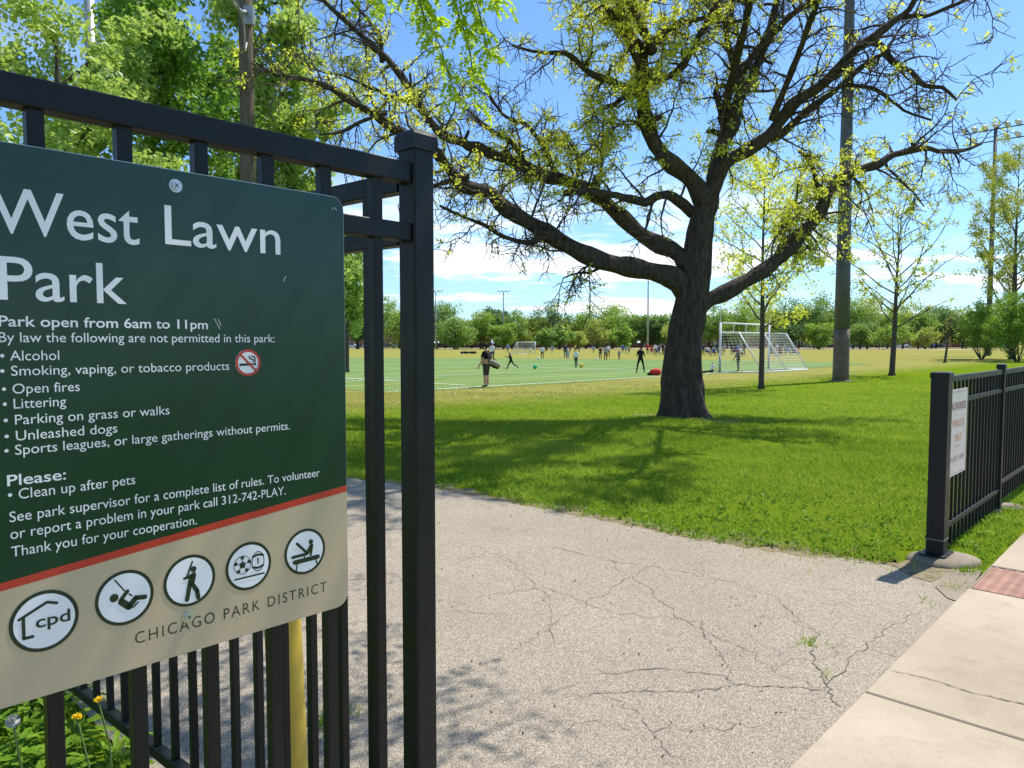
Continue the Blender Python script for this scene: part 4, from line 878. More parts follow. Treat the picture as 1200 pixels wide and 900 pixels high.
ub2 = gp(at(117, 402, 26).x, 26); m = MB(); m.tube([(ub2.x, 26, -.3), (ub2.x, 26, 6), (ub2.x, 26, 14.6)], [.22, .19, .165], 16); b = m.build('utility_pole', M['steel'], None, ub2, smooth=True); tag(b, 'grey pole top showing between the leafy crowns at the upper left', 'pole')
# ------------------------------------------------------------------ goals
def net_panel(m, a, b, c, d, nu, nv, r=.007):
    """cords between the edges a-b and d-c"""
    a, b, c, d = map(Vector, (a, b, c, d))
    for i in range(nu + 1):
        t = i / nu; m.tube([a.lerp(b, t), d.lerp(c, t)], r, 3, cap=False)
    for j in range(nv + 1):
        t = j / nv; m.tube([a.lerp(d, t), b.lerp(c, t)], r, 3, cap=False)
P1, P2 = gpt(843.5, 436.5), gpt(900.5, 433); bk = gpt(894, 437) - P1; bk.z = 0; HS = 2.44; HF = 3.02
go = thing('football_goal', (P1 + P2) / 2, 'large white goal with slanted net frame and high crossbar beyond the big trunk', 'goal')
def bar(n, a, b, r=.055, par=go, mat='white_metal'): return MB().tube([a, b], r, 10).build(n, M[mat], par, smooth=True)
for i, p in enumerate((P1, P2)):
    bar('post', p, p + ZU * HF, .065); bar('upright', p + ZU * HF, p + ZU * (4.6 if i == 0 else 3.4), .022)
    MB().tube([p + ZU * .02, p + ZU * .95], .068, 10).build('post_sleeve', M['steel'], go, smooth=True)
bar('crossbar', P1 + ZU * HS, P2 + ZU * HS, .06); bar('crossbar', P1 + ZU * HF, P2 + ZU * HF, .05)
for f in (.25, .5, .75): bar('strut', P1.lerp(P2, f) + ZU * HS, P1.lerp(P2, f) + ZU * HF, .025)
tops = []; bots = []
for f in (0, .5, 1):
    p = P1.lerp(P2, f); t_ = p + bk * .43 + ZU * HS; b_ = p + bk + ZU * .04; tops.append(t_); bots.append(b_)
    bar('net_frame', p + ZU * HS, t_, .035); bar('net_frame', t_, b_, .045)
bar('ground_bar', bots[0], bots[2], .04); bar('ground_bar', P1 + ZU * .04, bots[0], .035); bar('ground_bar', P2 + ZU * .04, bots[2], .035)
m = MB(); net_panel(m, tops[0], tops[2], bots[2], bots[0], 26, 14); net_panel(m, P1 + ZU * HS, P2 + ZU * HS, tops[2], tops[0], 26, 6)
for p, t_, b_ in ((P1, tops[0], bots[0]), (P2, tops[2], bots[2])): net_panel(m, p + ZU * HS, t_, b_, p, 6, 14)
m.build('net', M['net'], go)
Q1, Q2 = gpt(627.5, 415), gpt(606, 415); bk2 = Vector((-1.2, 1.4, 0)); hg = 1.95
g2 = thing('soccer_goal', (Q1 + Q2) / 2, 'small white soccer goal far across the pitch', 'goal')
for p in (Q1, Q2): bar('post', p, p + ZU * hg, .06, g2); bar('net_frame', p + ZU * hg, p + bk2, .05, g2)
bar('crossbar', Q1 + ZU * hg, Q2 + ZU * hg, .06, g2); bar('ground_bar', Q1 + bk2, Q2 + bk2, .05, g2)
m = MB(); net_panel(m, Q1 + ZU * hg, Q2 + ZU * hg, Q2 + bk2, Q1 + bk2, 14, 10, .014); net_panel(m, Q1 + ZU * hg, Q1 + ZU * hg * .5 + bk2 * .5, Q1 + bk2, Q1, 5, 8, .012); m.build('net', M['net'], g2)
# ------------------------------------------------------------------ people
CL = {}
def cloth(c):
    k = tuple(round(x, 3) for x in c)
    if k not in CL: CL[k] = simple('cloth_%d' % len(CL), k, .85, var=.15, scale=25, spec=.2)
    return CL[k]
C_ = dict(black=(.014, .014, .016), navy=(.02, .03, .08), white=(.75, .75, .75), grey=(.30, .31, .33), blue=(.05, .16, .50), lightblue=(.20, .42, .68), teal=(.10, .38, .40), yellow=(.70, .55, .06), red=(.55, .04, .04), tan=(.42, .32, .22), charcoal=(.05, .05, .055), maroon=(.22, .03, .05), green=(.06, .25, .09), pink=(.65, .3, .35), khaki=(.22, .22, .17))
SK = [(.50, .31, .21), (.33, .19, .12), (.22, .12, .075), (.56, .37, .27)]
def person(base, H, yaw, top, bottom, label, group='people on the playing field', skin=0, hair=(.02, .015, .012), pose=None, fat=1., shorts=False, sleeves='short', detail=True, socks=None, hat=None):
    pose = pose or {}; g = lambda k, d: pose.get(k, d)
    s_ = H / 1.75; J = {}; seg = []
    bm = bmesh.new(); sk = bm.verts.layers.skin.verify(); vid = {}
    def jv(n, p, r): v = bm.verts.new(p); v[sk].radius = (r, r); J[n] = Vector(p); vid[n] = v; return v
    def link(a, b, reg): bm.edges.new((vid[a], vid[b])); seg.append((J[a].copy(), J[b].copy(), reg))
    hz = g('hip', .93); lean_ = R(g('lean', 0)); hipz = Vector((0, 0, hz)); sp_d = Vector((0, math.sin(lean_), math.cos(lean_)))
    pz = jv('pelvis', hipz, .135 * fat); pz[sk].use_root = True
    jv('belly', hipz + sp_d * .17, .14 * fat * g('belly', 1)); jv('chest', hipz + sp_d * .38, .15 * fat); jv('neck', hipz + sp_d * .545, .058); 
    hd = Vector((math.sin(R(g('hturn', 0))) * .02, .02 + math.sin(lean_ * .6 + R(g('nod', 0))) * .1, 0))
    jv('head', hipz + sp_d * .545 + Vector((hd.x, hd.y, .10)), .088); jv('crown', hipz + sp_d * .545 + Vector((hd.x, hd.y * 1.1, .20)), .088)
    link('pelvis', 'belly', 'top'); link('belly', 'chest', 'top'); link('chest', 'neck', 'top'); link('neck', 'head', 'skin'); link('head', 'crown', 'head')
    if detail: jv('nose', J['head'] + Vector((0, .108, .035)), .016); link('head', 'nose', 'skin')
    for sd, nm in ((-1, 'l'), (1, 'r')):
        th, kb, ab = R(g(nm + 'thigh', 2)), R(g(nm + 'knee', 3)), g(nm + 'side', .015)
        hip = hipz + Vector((sd * .095, 0, -.03)); kn = hip + Vector((sd * ab, math.sin(th) * .44, -math.cos(th) * .44)); an = kn + Vector((sd * ab * .6, math.sin(th - kb) * .42, -math.cos(th - kb) * .42))
        fa = th - kb; toe = an + Vector((sd * .03, math.cos(fa) * .15, -.045 + math.sin(fa) * .12))
        jv(nm + 'hip', hip, .098 * fat); jv(nm + 'knee', kn, .06 * (fat * .5 + .5)); jv(nm + 'calf', kn.lerp(an, .35) + Vector((0, -.015, 0)), .062 * (fat * .5 + .5)); jv(nm + 'ankle', an, .042); jv(nm + 'toe', toe, .038)
        link('pelvis', nm + 'hip', 'bottom'); link(nm + 'hip', nm + 'knee', 'bottom'); link(nm + 'knee', nm + 'calf', 'calf'); link(nm + 'calf', nm + 'ankle', 'calf'); link(nm + 'ankle', nm + 'toe', 'shoe')
        aa, eb, sw = R(g(nm + 'arm', 4)), R(g(nm + 'elbow', 18)), g(nm + 'out', .06)
        sh = hipz + sp_d * .47 + Vector((sd * .185 * (fat * .6 + .4), 0, 0)); el = sh + Vector((sd * sw, math.sin(aa) * .29, -math.cos(aa) * .29)); wr = el + Vector((sd * sw * .2 - sd * g(nm + 'in', 0), math.sin(aa + eb) * .25, -math.cos(aa + eb) * .25)); hn = wr + (wr - el).normalized() * .08
        jv(nm + 'sh', sh, .068 * (fat * .6 + .4)); jv(nm + 'el', el, .045); jv(nm + 'wr', wr, .032); jv(nm + 'hand', hn, .036)
        link('chest', nm + 'sh', 'top'); link(nm + 'sh', nm + 'el', 'sleeve'); link(nm + 'el', nm + 'wr', 'forearm'); link(nm + 'wr', nm + 'hand', 'skin')
        if detail:
            fd = (wr - el).normalized(); sdv = fd.cross(Vector((sd, 0, 0))).normalized()
            for q in range(4):
                off = sdv * (.024 - .016 * q); ln = (.062, .072, .068, .052)[q]
                jv(f'{nm}f{q}', hn + off + fd * .045, .0095); jv(f'{nm}t{q}', hn + off + fd * (.045 + ln) - Vector((sd * .018, 0, 0)), .008); link(nm + 'hand', f'{nm}f{q}', 'skin'); link(f'{nm}f{q}', f'{nm}t{q}', 'skin')
            jv(nm + 'th', wr + fd * .045 + sdv * .055, .010); link(nm + 'wr', nm + 'th', 'skin')
    mn = min(J['lankle'].z, J['rankle'].z, J['ltoe'].z + .005, J['rtoe'].z + .005) - .042
    if g('sit', 0): mn = min(mn, hz - .13)
    me = bpy.data.meshes.new('p'); bm.to_mesh(me); bm.free(); o = bpy.data.objects.new('p', me); COL.objects.link(o)
    k1 = o.modifiers.new('s', 'SKIN'); k1.use_smooth_shade = True; k2 = o.modifiers.new('u', 'SUBSURF'); k2.levels = 1; k2.render_levels = 1
    dg = bpy.context.evaluated_depsgraph_get(); me2 = bpy.data.meshes.new_from_object(o.evaluated_get(dg)); bpy.data.objects.remove(o)
    n = len(me2.polygons); cen = np.empty(n * 3); me2.polygons.foreach_get('center', cen); cen = cen.reshape(-1, 3)
    D = []
    for a, b, _ in seg:
        a = np.array(a); b = np.array(b); ab_ = b - a; t = np.clip(((cen - a) @ ab_) / (ab_ @ ab_ + 1e-9), 0, 1); D.append(np.linalg.norm(cen - (a + t[:, None] * ab_), axis=1))
    near = np.argmin(np.array(D), 0)
    mats = [cloth(C_[top] if isinstance(top, str) else top), cloth(C_[bottom] if isinstance(bottom, str) else bottom), cloth(SK[skin]), cloth(hair), cloth(C_['black']), cloth(C_[socks]) if socks else cloth(SK[skin])]
    mi = np.zeros(n, int)
    for i in range(n):
        a, b, reg = seg[near[i]]; c = Vector(cen[i]); t = (c - a).dot(b - a) / max(1e-9, (b - a).length_squared)
        if reg == 'top': mi[i] = 0
        elif reg == 'bottom': mi[i] = (2 if (shorts and t > 1.2) else 1)
        elif reg == 'calf': mi[i] = 5 if shorts else 1
        elif reg == 'shoe': mi[i] = 4
        elif reg == 'sleeve': mi[i] = 0 if (sleeves == 'long' or t < .72) else 2
        elif reg == 'forearm': mi[i] = 0 if sleeves == 'long' else 2
        elif reg == 'head': mi[i] = 3 if (c.y < J['head'].y + .03 or c.z > J['crown'].z + .015) else 2
        else: mi[i] = 2
        if reg == 'skin' and near[i] == 3 and c.y < J['head'].y - .02 and c.z > J['head'].z - .03: mi[i] = 3
    for q in mats: me2.materials.append(q)
    me2.polygons.foreach_set('material_index', mi.astype(np.int32))
    me2.transform(Matrix.Rotation(yaw, 4, 'Z') @ Matrix.Scale(s_, 4) @ Matrix.Translation((0, 0, -mn)))
    me2.name = 'person'; ob = bpy.data.objects.new('person', me2); COL.objects.link(ob); ob.location = base; ORG[ob.name] = Vector(base); tag(ob, label, 'person', group)
    X_ = Matrix.Translation(base) @ Matrix.Rotation(yaw, 4, 'Z') @ Matrix.Scale(s_, 4) @ Matrix.Translation((0, 0, -mn)); W_ = {q: X_ @ J[q] for q in J}
    if hat:
        c = W_['crown']; hm = MB(); r_ = .1 * s_; hm.lathe(c + Vector((0, 0, .0)), [(r_, .0), (r_ * 1.0, .035 * s_), (r_ * .8, .08 * s_), (r_ * .3, .105 * s_)], 14); f = Vector((-math.sin(yaw), math.cos(yaw), 0))
        a = Vector((f.y, -f.x, 0)); c2 = c + Vector((0, 0, .012 * s_)); hm.add([tuple(c2 + f * x * s_ + a * y * s_ + ZU * z * s_) for z in (0, .012) for x, y in ((.06, -.09), (.17, -.06), (.19, 0), (.17, .06), (.06, .09))], [[4, 3, 2, 1, 0], [5, 6, 7, 8, 9]] + [[i, (i + 1) % 5, 5 + (i + 1) % 5, 5 + i] for i in range(5)])
        hm.build('cap', cloth(C_[hat]), ob, smooth=True)
    return ob, W_
def pp(px, feet, top_): p = gpt(px, feet); return p, (feet - top_) * p.y / FPX * 1.0
TO_CAM = math.pi   # facing the camera; 0 faces away, +90 deg faces left
STRIDE = dict(lthigh=24, lknee=10, rthigh=-18, rknee=14, larm=-22, lelbow=25, rarm=25, relbow=25)
RUN = dict(lthigh=32, lknee=12, rthigh=-30, rknee=38, larm=-40, lelbow=70, rarm=35, relbow=80, lean=14, rside=.05)
b, h = pp(570, 454, 405); ad, WJ = person(b, 1.72, R(70), 'black', 'charcoal', 'stout adult in black top, shorts and dark cap with a gym bag at the hip', skin=0, fat=1.45, shorts=True, pose=dict(belly=1.22, lside=.03, rside=.03, relbow=60, rarm=-5, larm=10), hat='black')
hb = WJ['pelvis'] + Vector((.30, -.16, .03)); bagm = MB(); bagm.tube([hb + Vector((-.20, .05, .10)), hb + Vector((-.16, .04, .07)), hb + Vector((0, 0, 0)), hb + Vector((.20, -.04, -.11)), hb + Vector((.26, -.05, -.14))], [.02, .09, .125, .10, .02], 16); bg_ = bagm.build('gym_bag', cloth(C_['khaki']), None, hb, smooth=True); tag(bg_, 'khaki and black gym bag slung at the hip of the stout adult', 'bag')
sm = MB(); q, _ = spline([hb + Vector((-.15, -.05, .14)), WJ['chest'] + Vector((-.02, -.19, -.1)), WJ['chest'] + Vector((-.10, -.12, .12)), WJ['chest'] + Vector((-.02, .1, .1)), hb + Vector((.1, .1, .12))], .06); sm.tube(q, .014, 6); sm.build('strap', cloth(C_['black']), bg_)
btm = MB(); btm.tube([hb + Vector((-.14, 0.02, -.04)), hb + Vector((0, 0, -.09)), hb + Vector((.2, -.03, -.19))], [.06, .10, .07], 14); btm.build('bag_base', cloth(C_['black']), bg_, smooth=True)
def pl(px, feet, top_, yaw, top, bottom, label, **k):
    p, H = pp(px, feet, top_); return person(p, H, R(yaw), top, bottom, label, **k)
pl(577, 424.5, 402.5, 160, 'white', 'navy', 'person in blue cap and white shirt standing behind the stout adult', hat='blue', pose=dict(rarm=30, relbow=50))
pl(599, 433, 410.5, 75, 'black', 'black', 'child in black running to the left across the turf', pose=RUN, skin=1, sleeves='long')
pl(595, 413, 403, 180, 'lightblue', 'navy', 'player in light blue shirt left of the small far goal', detail=False)
pl(614.5, 414, 407.5, 180, 'white', 'white', 'child in white inside the small far goal', detail=False); pl(621.5, 414, 407, 120, 'white', 'grey', 'child in white and grey by the post of the small far goal', detail=False, pose=STRIDE)
pl(635.5, 421, 405, 180, 'white', 'black', 'player in white shirt and black trousers right of the small far goal', pose=STRIDE, detail=False)
pl(647, 414, 404.5, 170, 'lightblue', 'grey', 'small figure in pale blue shirt on the far grass left of the coach', detail=False, group='people on the far grass')
pl(640.5, 412.5, 403.5, 170, 'black', 'black', 'small dark figure sitting low on the far grass', detail=False, pose=dict(sit=1, hip=.2, lthigh=85, rthigh=85, lknee=60, rknee=60), group='people on the far grass')
pl(662.5, 420, 403.5, 180, 'navy', 'navy', 'coach in dark navy standing behind a child in blue', detail=False, sleeves='long'); pl(665.5, 421, 410, 180, 'lightblue', 'blue', 'child in bright blue standing before the coach in navy', detail=False)
pl(674, 413.5, 403.5, 180, 'yellow', 'black', 'person in yellow shirt on the far grass behind the boy in white', detail=False, group='people on the far grass', pose=STRIDE)
pl(678.5, 413.5, 405, 180, 'black', 'charcoal', 'person in all black on the far grass right of the yellow shirt', detail=False, group='people on the far grass')
pl(668, 413, 405, 180, 'charcoal', 'black', 'person in charcoal on the far grass left of the yellow shirt', detail=False, group='people on the far grass')
pl(675, 431, 410, 150, 'white', 'black', 'boy in white shirt and black shorts next to a yellow ball', shorts=True, socks='black', skin=3, hair=(.25, .17, .09), pose=dict(lthigh=6, rthigh=-8, larm=10, rarm=-8))
pl(695.5, 414, 405, 180, 'lightblue', 'navy', 'child in blue shirt on the far grass between two groups', detail=False, group='people on the far grass', pose=STRIDE)
pl(703.5, 421, 406.5, 180, 'black', 'black', 'child in black with light sleeves, leftmost of three by a white ball', detail=False, skin=3)
pl(709.5, 423, 405.5, 170, 'grey', 'black', 'player in grey shirt striding, middle of three by a white ball', detail=False, pose=STRIDE); pl(713, 419, 404, 190, 'white', 'black', 'player in white shirt, rightmost of three by a white ball', detail=False)
pl(725.5, 422, 410, 180, 'grey', 'charcoal', 'small child in pale grey shirt alone on the turf', detail=False)
pl(729.5, 413.5, 403.5, 180, 'blue', 'navy', 'person in blue standing on the far grass beside two in teal', detail=False, group='people on the far grass'); pl(733.5, 415, 404.5, 170, 'teal', 'grey', 'person in teal shirt and grey trousers on the far grass', detail=False, group='people on the far grass')
pl(737, 414.5, 406.5, 180, 'navy', 'teal', 'crouching child in navy beside the teal shirts', detail=False, group='people on the far grass', pose=dict(hip=.5, lthigh=80, rthigh=75, lknee=110, rknee=110, lean=25))
pl(750.5, 437, 406.5, 175, 'black', 'black', 'long-haired person dressed all in black with legs apart on the turf', pose=dict(lside=.10, rside=.10, lelbow=80, relbow=80, larm=8, rarm=8, **{'in': 0}), sleeves='long', skin=2)
b, H = pp(834, 438.5, 426); person(b, 1.25, R(100), 'white', 'black', 'child in white shirt sitting on the turf beside the big trunk', skin=3, hair=(.22, .14, .08), pose=dict(sit=1, hip=.16, lthigh=92, rthigh=86, lknee=10, rknee=20, larm=-35, rarm=-35, lelbow=5, relbow=5, lean=-12))
pl(865, 435, 411, 110, 'black', 'black', 'goalkeeper in black with a red cap standing in the large goal', skin=1, hat='red', sleeves='long', pose=dict(lean=8, lthigh=12, lknee=20, rthigh=-4, rknee=6, larm=25, rarm=20))
# spectators on the far side line: each a person, some in folding chairs
rows = [('beside the big trunk', 823, 850, [('navy', 'black'), ('white', 'navy'), ('black', 'grey'), ('blue', 'charcoal'), ('charcoal', 'navy'), ('navy', 'khaki'), ('grey', 'black')]),
        ('behind the goalkeeper', 855, 873, [('navy', 'charcoal'), ('charcoal', 'black'), ('blue', 'grey'), ('white', 'black'), ('black', 'navy')]),
        ('behind the goal net', 900, 934, [('navy', 'black'), ('charcoal', 'grey'), ('white', 'grey'), ('maroon', 'black'), ('grey', 'navy'), ('lightblue', 'black'), ('black', 'khaki'), ('pink', 'navy')]),
        ('left of the big trunk', 757, 783, [('red', 'black'), ('red', 'grey'), ('white', 'black'), ('navy', 'grey'), ('black', 'black'), ('maroon', 'navy')]),
        ]
CHM = simple('camp_chair_fabric', (.03, .04, .08), .8); CHR = simple('red_camp_chair_fabric', (.45, .03, .03), .8)
def camp_chair(b, yaw, mat, label):
    o = thing('camp_chair', b, label, 'chair', 'folding chairs on the far side line'); Rz = Matrix.Rotation(yaw, 3, 'Z'); P = lambda x, y, z: b + Rz @ Vector((x, y, z))
    MB().box(P(0, 0, .42), (Rz @ Vector((1, 0, 0)), Rz @ Vector((0, 1, 0)), ZU), (.27, .25, .02)).build('seat', mat, o); MB().beam(P(0, -.25, .42), P(0, -.36, .95), .54, .03, Rz @ Vector((0, 1, 0))).build('backrest', mat, o)
    for x in (-.27, .27):
        for y0, y1 in ((-.25, .22), (.24, -.24)): MB().tube([P(x, y1, 0), P(x, y0, .62 if y0 > 0 else .95)], .018, 6).build('leg', M['steel'], o)
for where, x0, x1, cl_ in rows:
    for i, (a, c) in enumerate(cl_):
        px = x0 + (x1 - x0) * (i + .5 + random.uniform(-.25, .25)) / len(cl_); fy = random.uniform(415.0, 417.6); p = gpt(px, fy); sit = i % 2 == 1; yw = R(random.uniform(150, 215))
        if sit: camp_chair(p, yw, CHR if a in ('red', 'maroon') else CHM, f'camp chair under the spectator in {a} and {c} {where}')
        q = p + Vector((-math.sin(yw), math.cos(yw), 0)) * (.06 if sit else 0)
        o, w = person(q, random.uniform(1.62, 1.86), yw, a, c, f'{"seated" if sit else "standing"} spectator in {a} top and {c} trousers {where}', 'spectators on the far side line', random.randrange(4), detail=False, sleeves=random.choice(('long', 'short')), pose=dict(sit=1, hip=.5, lthigh=85, rthigh=88, lknee=85, rknee=85, larm=25, rarm=25, lelbow=45, relbow=45) if sit else dict(lelbow=random.uniform(10, 90), relbow=random.uniform(10, 90)))
        if sit: o.location.z += max(0., (FZ + .44) - (q.z + .0) - .44 * 1.0) 
# balls and bags
def ball(px, py, r, c, label):
    b = gpt(px, py); m = MB(); m.lathe(b + ZU * r, [(max(.002, r * math.cos(t)), r * math.sin(t)) for t in np.linspace(-math.pi / 2, math.pi / 2, 9)], 14); o = m.build('soccer_ball', cloth(c), None, b, smooth=True); tag(o, label, 'ball', 'balls on the pitch')
    pm = MB(); 
    for k in range(5):
        t = k * 1.2566; d = Vector((math.cos(t), math.sin(t), .45)).normalized(); a = d.cross(ZU).normalized(); e_ = a.cross(d); cc = b + ZU * r + d * r * .985
        pm.add([tuple(cc + (a * math.cos(1.2566 * j) + e_ * math.sin(1.2566 * j)) * r * .3) for j in range(5)] + [tuple(cc + d * r * .03)], [[j, (j + 1) % 5, 5] for j in range(5)])
    pm.build('patch', cloth((.03, .03, .03)), o)
ball(627, 432.5, .15, (.05, .5, .25), 'green ball on the turf right of the running child'); ball(681.5, 431, .15, (.75, .5, .04), 'yellow ball beside the boy in white')
ball(631, 421.5, .13, (.8, .8, .8), 'white ball just right of the small far goal'); ball(700, 422.5, .13, (.8, .8, .8), 'white ball left of the three players')
bb = gpt(767, 440); bo = thing('sports_bag', bb, 'red and black bag lying on the turf left of the big trunk', 'bag')
m = MB(); m.tube([bb + Vector((-.26, 0, .14)), bb + Vector((-.2, 0, .16)), bb + Vector((.1, 0, .2)), bb + Vector((.3, 0, .17)), bb + Vector((.36, 0, .15))], [.05, .16, .2, .17, .05], 12); m.build('body', cloth(C_['red']), bo, smooth=True)
m = MB(); m.tube([bb + Vector((-.42, -.05, .08)), bb + Vector((-.3, -.05, .09)), bb + Vector((.1, -.06, .07))], [.04, .09, .05], 10); m.build('side_pocket', cloth(C_['black']), bo, smooth=True)
for i, px in enumerate((541.5, 544.5, 547, 551, 554, 556.5)):
    b = gpt(px, 414.6 - (i % 2) * .2); m = MB(); m.tube([b + Vector((-.28, 0, .16)), b + Vector((-.15, 0, .2)), b + Vector((.15, .1, .2)), b + Vector((.28, .1, .16))], [.08, .2, .19, .08], 8)
    o = m.build('backpack', cloth(C_['black' if i % 3 else 'navy']), None, b, smooth=True); tag(o, 'dark backpack in the row lying on the far grass', 'bag', 'row of dark backpacks on the far grass'); MB().tube([b + Vector((-.1, 0, .38)), b + Vector((0, .0, .46)), b + Vector((.1, .05, .38))], .02, 6).build('handle', cloth(C_['grey']), o)
# ------------------------------------------------------------------ far side: houses, cars, fence, tree row
BR = [simple('brick_' + n, c, .9, var=.22, scale=2) for n, c in (('red', (.22, .085, .06)), ('brown', (.20, .12, .08)), ('tan', (.38, .28, .20)), ('orange', (.32, .15, .09)))]
RF = [simple('roof_' + n, c, .9, var=.2) for n, c in (('grey', (.11, .11, .11)), ('brown', (.13, .09, .07)))]
GLS = simple('window_glass_dark', (.03, .04, .05), .1); TRM = simple('white_window_trim', (.7, .69, .66), .6)
def house(px, Y, w, h, bi, ri, gable, label):
    c = Vector((at(px, 402, Y).x, Y, FZ)); o = thing('brick_house', c, label, 'house', 'houses across the far street'); X_ = Vector((1, 0, 0)); Yv = Vector((0, 1, 0)); d = 9.
    MB().box(c + Vector((0, d / 2, h / 2)), (X_, Yv, ZU), (w / 2, d / 2, h / 2)).build('wall', BR[bi], o)
    m = MB(); e = .4; rh_ = 2.4 if gable else 1.9; ridge = 0. if gable else w * .28
    b = [(-w / 2 - e, -e, h), (w / 2 + e, -e, h), (w / 2 + e, d + e, h), (-w / 2 - e, d + e, h)]
    if gable: vs = b + [(0, -e, h + rh_), (0, d + e, h + rh_)]; fl = [[0, 1, 4], [1, 2, 5, 4], [2, 3, 5], [3, 0, 4, 5], [3, 2, 1, 0]]
    else: vs = b + [(-ridge, d / 2, h + rh_), (ridge, d / 2, h + rh_)]; fl = [[0, 1, 5, 4], [1, 2, 5], [2, 3, 4, 5], [3, 0, 4], [3, 2, 1, 0]]
    m.add([tuple(c + Vector(v)) for v in vs], fl); rf_ = m.build('roof', RF[ri], o); MB().box(c + Vector((w * .2, d * .6, h + rh_)), (X_, Yv, ZU), (.4, .4, .9)).build('chimney', BR[bi], rf_)
    for x in (-w * .28, w * .26):
        for z in ((1.7,) if h < 5 else (1.7, 4.5)):
            f = MB().box(c + Vector((x, -.03, z)), (X_, Yv, ZU), (.75, .06, .8)).build('window', TRM, o); MB().box(c + Vector((x, -.08, z)), (X_, Yv, ZU), (.62, .03, .66)).build('pane', GLS, f)
    MB().box(c + Vector((0, -.03, 1.15)), (X_, Yv, ZU), (.5, .06, 1.05)).build('door', TRM if bi != 2 else GLS, o); MB().box(c + Vector((0, -.7, .15)), (X_, Yv, ZU), (.9, .65, .15)).build('step', M['concrete2'], o)
hs = [(420, 'red', 0), (458, 'brown', 1), (528, 'red', 1), (560, 'brown', 0), (598, 'red', 0), (640, 'tan', 0), (668, 'red', 1), (704, 'brown', 0), (733, 'red', 0), (770, 'tan', 1), (800, 'orange', 0), (838, 'red', 0), (868, 'brown', 1), (903, 'orange', 0), (940, 'tan', 0), (972, 'red', 1), (1004, 'brown', 0), (1035, 'tan', 1), (1068, 'red', 0), (1100, 'orange', 0), (1136, 'brown', 1), (1176, 'red', 0)]
bn = ['red', 'brown', 'tan', 'orange']
for i, (px, c, r_) in enumerate(hs):
    near = ('left of the tall corner post' if px < 465 else 'just right of the corner post' if px < 545 else 'behind the small far goal' if px < 625 else 'behind the boy in white' if px < 685 else 'behind the three players' if px < 718 else 'behind the person all in black' if px < 750 else 'left of the trunk' if px < 785 else 'hidden behind the big trunk' if px < 830 else 'behind the goalkeeper' if px < 885 else 'behind the goal net' if px < 955 else 'behind the thick steel pole' if px < 1000 else 'behind the slim young tree' if px < 1080 else 'behind the sapling and shrub')
    g_ = i % 3 != 0
    house(px, 300 + (i % 3) * 2.5, 9.5 + (i % 2), 5.6 if i % 3 == 1 else 3.9, bn.index(c), r_, g_, f'{"two-storey" if i % 3 == 1 else "low"} {c} brick house with {("grey", "brown")[r_]} {"gabled" if g_ else "hipped"} roof, far {near}')
CARP = {n: simple('car_paint_' + n, c, .3, .2, var=.04) for n, c in (('white', (.75, .75, .75)), ('black', (.015, .015, .018)), ('silver', (.45, .46, .48)), ('navy', (.02, .03, .09)), ('red', (.45, .03, .03)), ('grey', (.13, .13, .14)))}
TYR = simple('tyre_rubber', (.02, .02, .02), .9)
def car(px, Y, col, suv, label):
    c = Vector((at(px, 402, Y).x, Y, FZ + .03)); o = thing('parked_car', c, label, 'car', 'cars parked across the far street'); Ln, wd, k = 4.5, .88, (1.18 if suv else 1.)
    P = lambda x, y, z: tuple(c + Vector((x, y, z)))
    def loft(prof, y, mat, name, par, inset=0.):
        n = len(prof); vs = [P(x, -y, z) for x, z in prof] + [P(x, y, z) for x, z in prof]
        return MB().add(vs, [list(range(n)), list(range(n, 2 * n))[::-1]] + [[i, n + i, n + (i + 1) % n, (i + 1) % n] for i in range(n)]).build(name, mat, par)
    body = [(-2.2, .35), (-2.25, .6), (-2.15, .85 * k), (-1.2, .95 * k), (1.3, .97 * k), (2.1, .9 * k), (2.25, .65), (2.2, .32), (1.7, .25), (-1.7, .25)]
    bd = loft(body, wd, CARP[col], 'body', o)
    cab = [(-1.25, .94 * k), (-.55, 1.42 * k), (1.2 if suv else .75, 1.44 * k), (2.0 if suv else 1.5, .95 * k)]
    loft(cab, wd * .88, CARP[col], 'cabin', o); win = [(-1.0, 1.0 * k), (-.5, 1.36 * k), (1.1 if suv else .7, 1.37 * k), (1.7 if suv else 1.2, 1.0 * k)]; loft(win, wd * .9, GLS, 'side_window', o)
    for x in (-1.4, 1.4):
        for y in (-wd + .08, wd - .08):
            t = MB(); t.tube([P(x, y - .11, .33), P(x, y + .11, .33)], .33, 14); w_ = t.build('wheel', TYR, o); t = MB(); t.tube([P(x, y - .118, .33), P(x, y + .118, .33)], .18, 10); t.build('rim', CARP['silver'], w_)
    for y in (-.6, .6): MB().box(P(-2.23, y, .68), ((1, 0, 0), (0, 1, 0), ZU), (.04, .18, .07)).build('headlight', TRM, o)
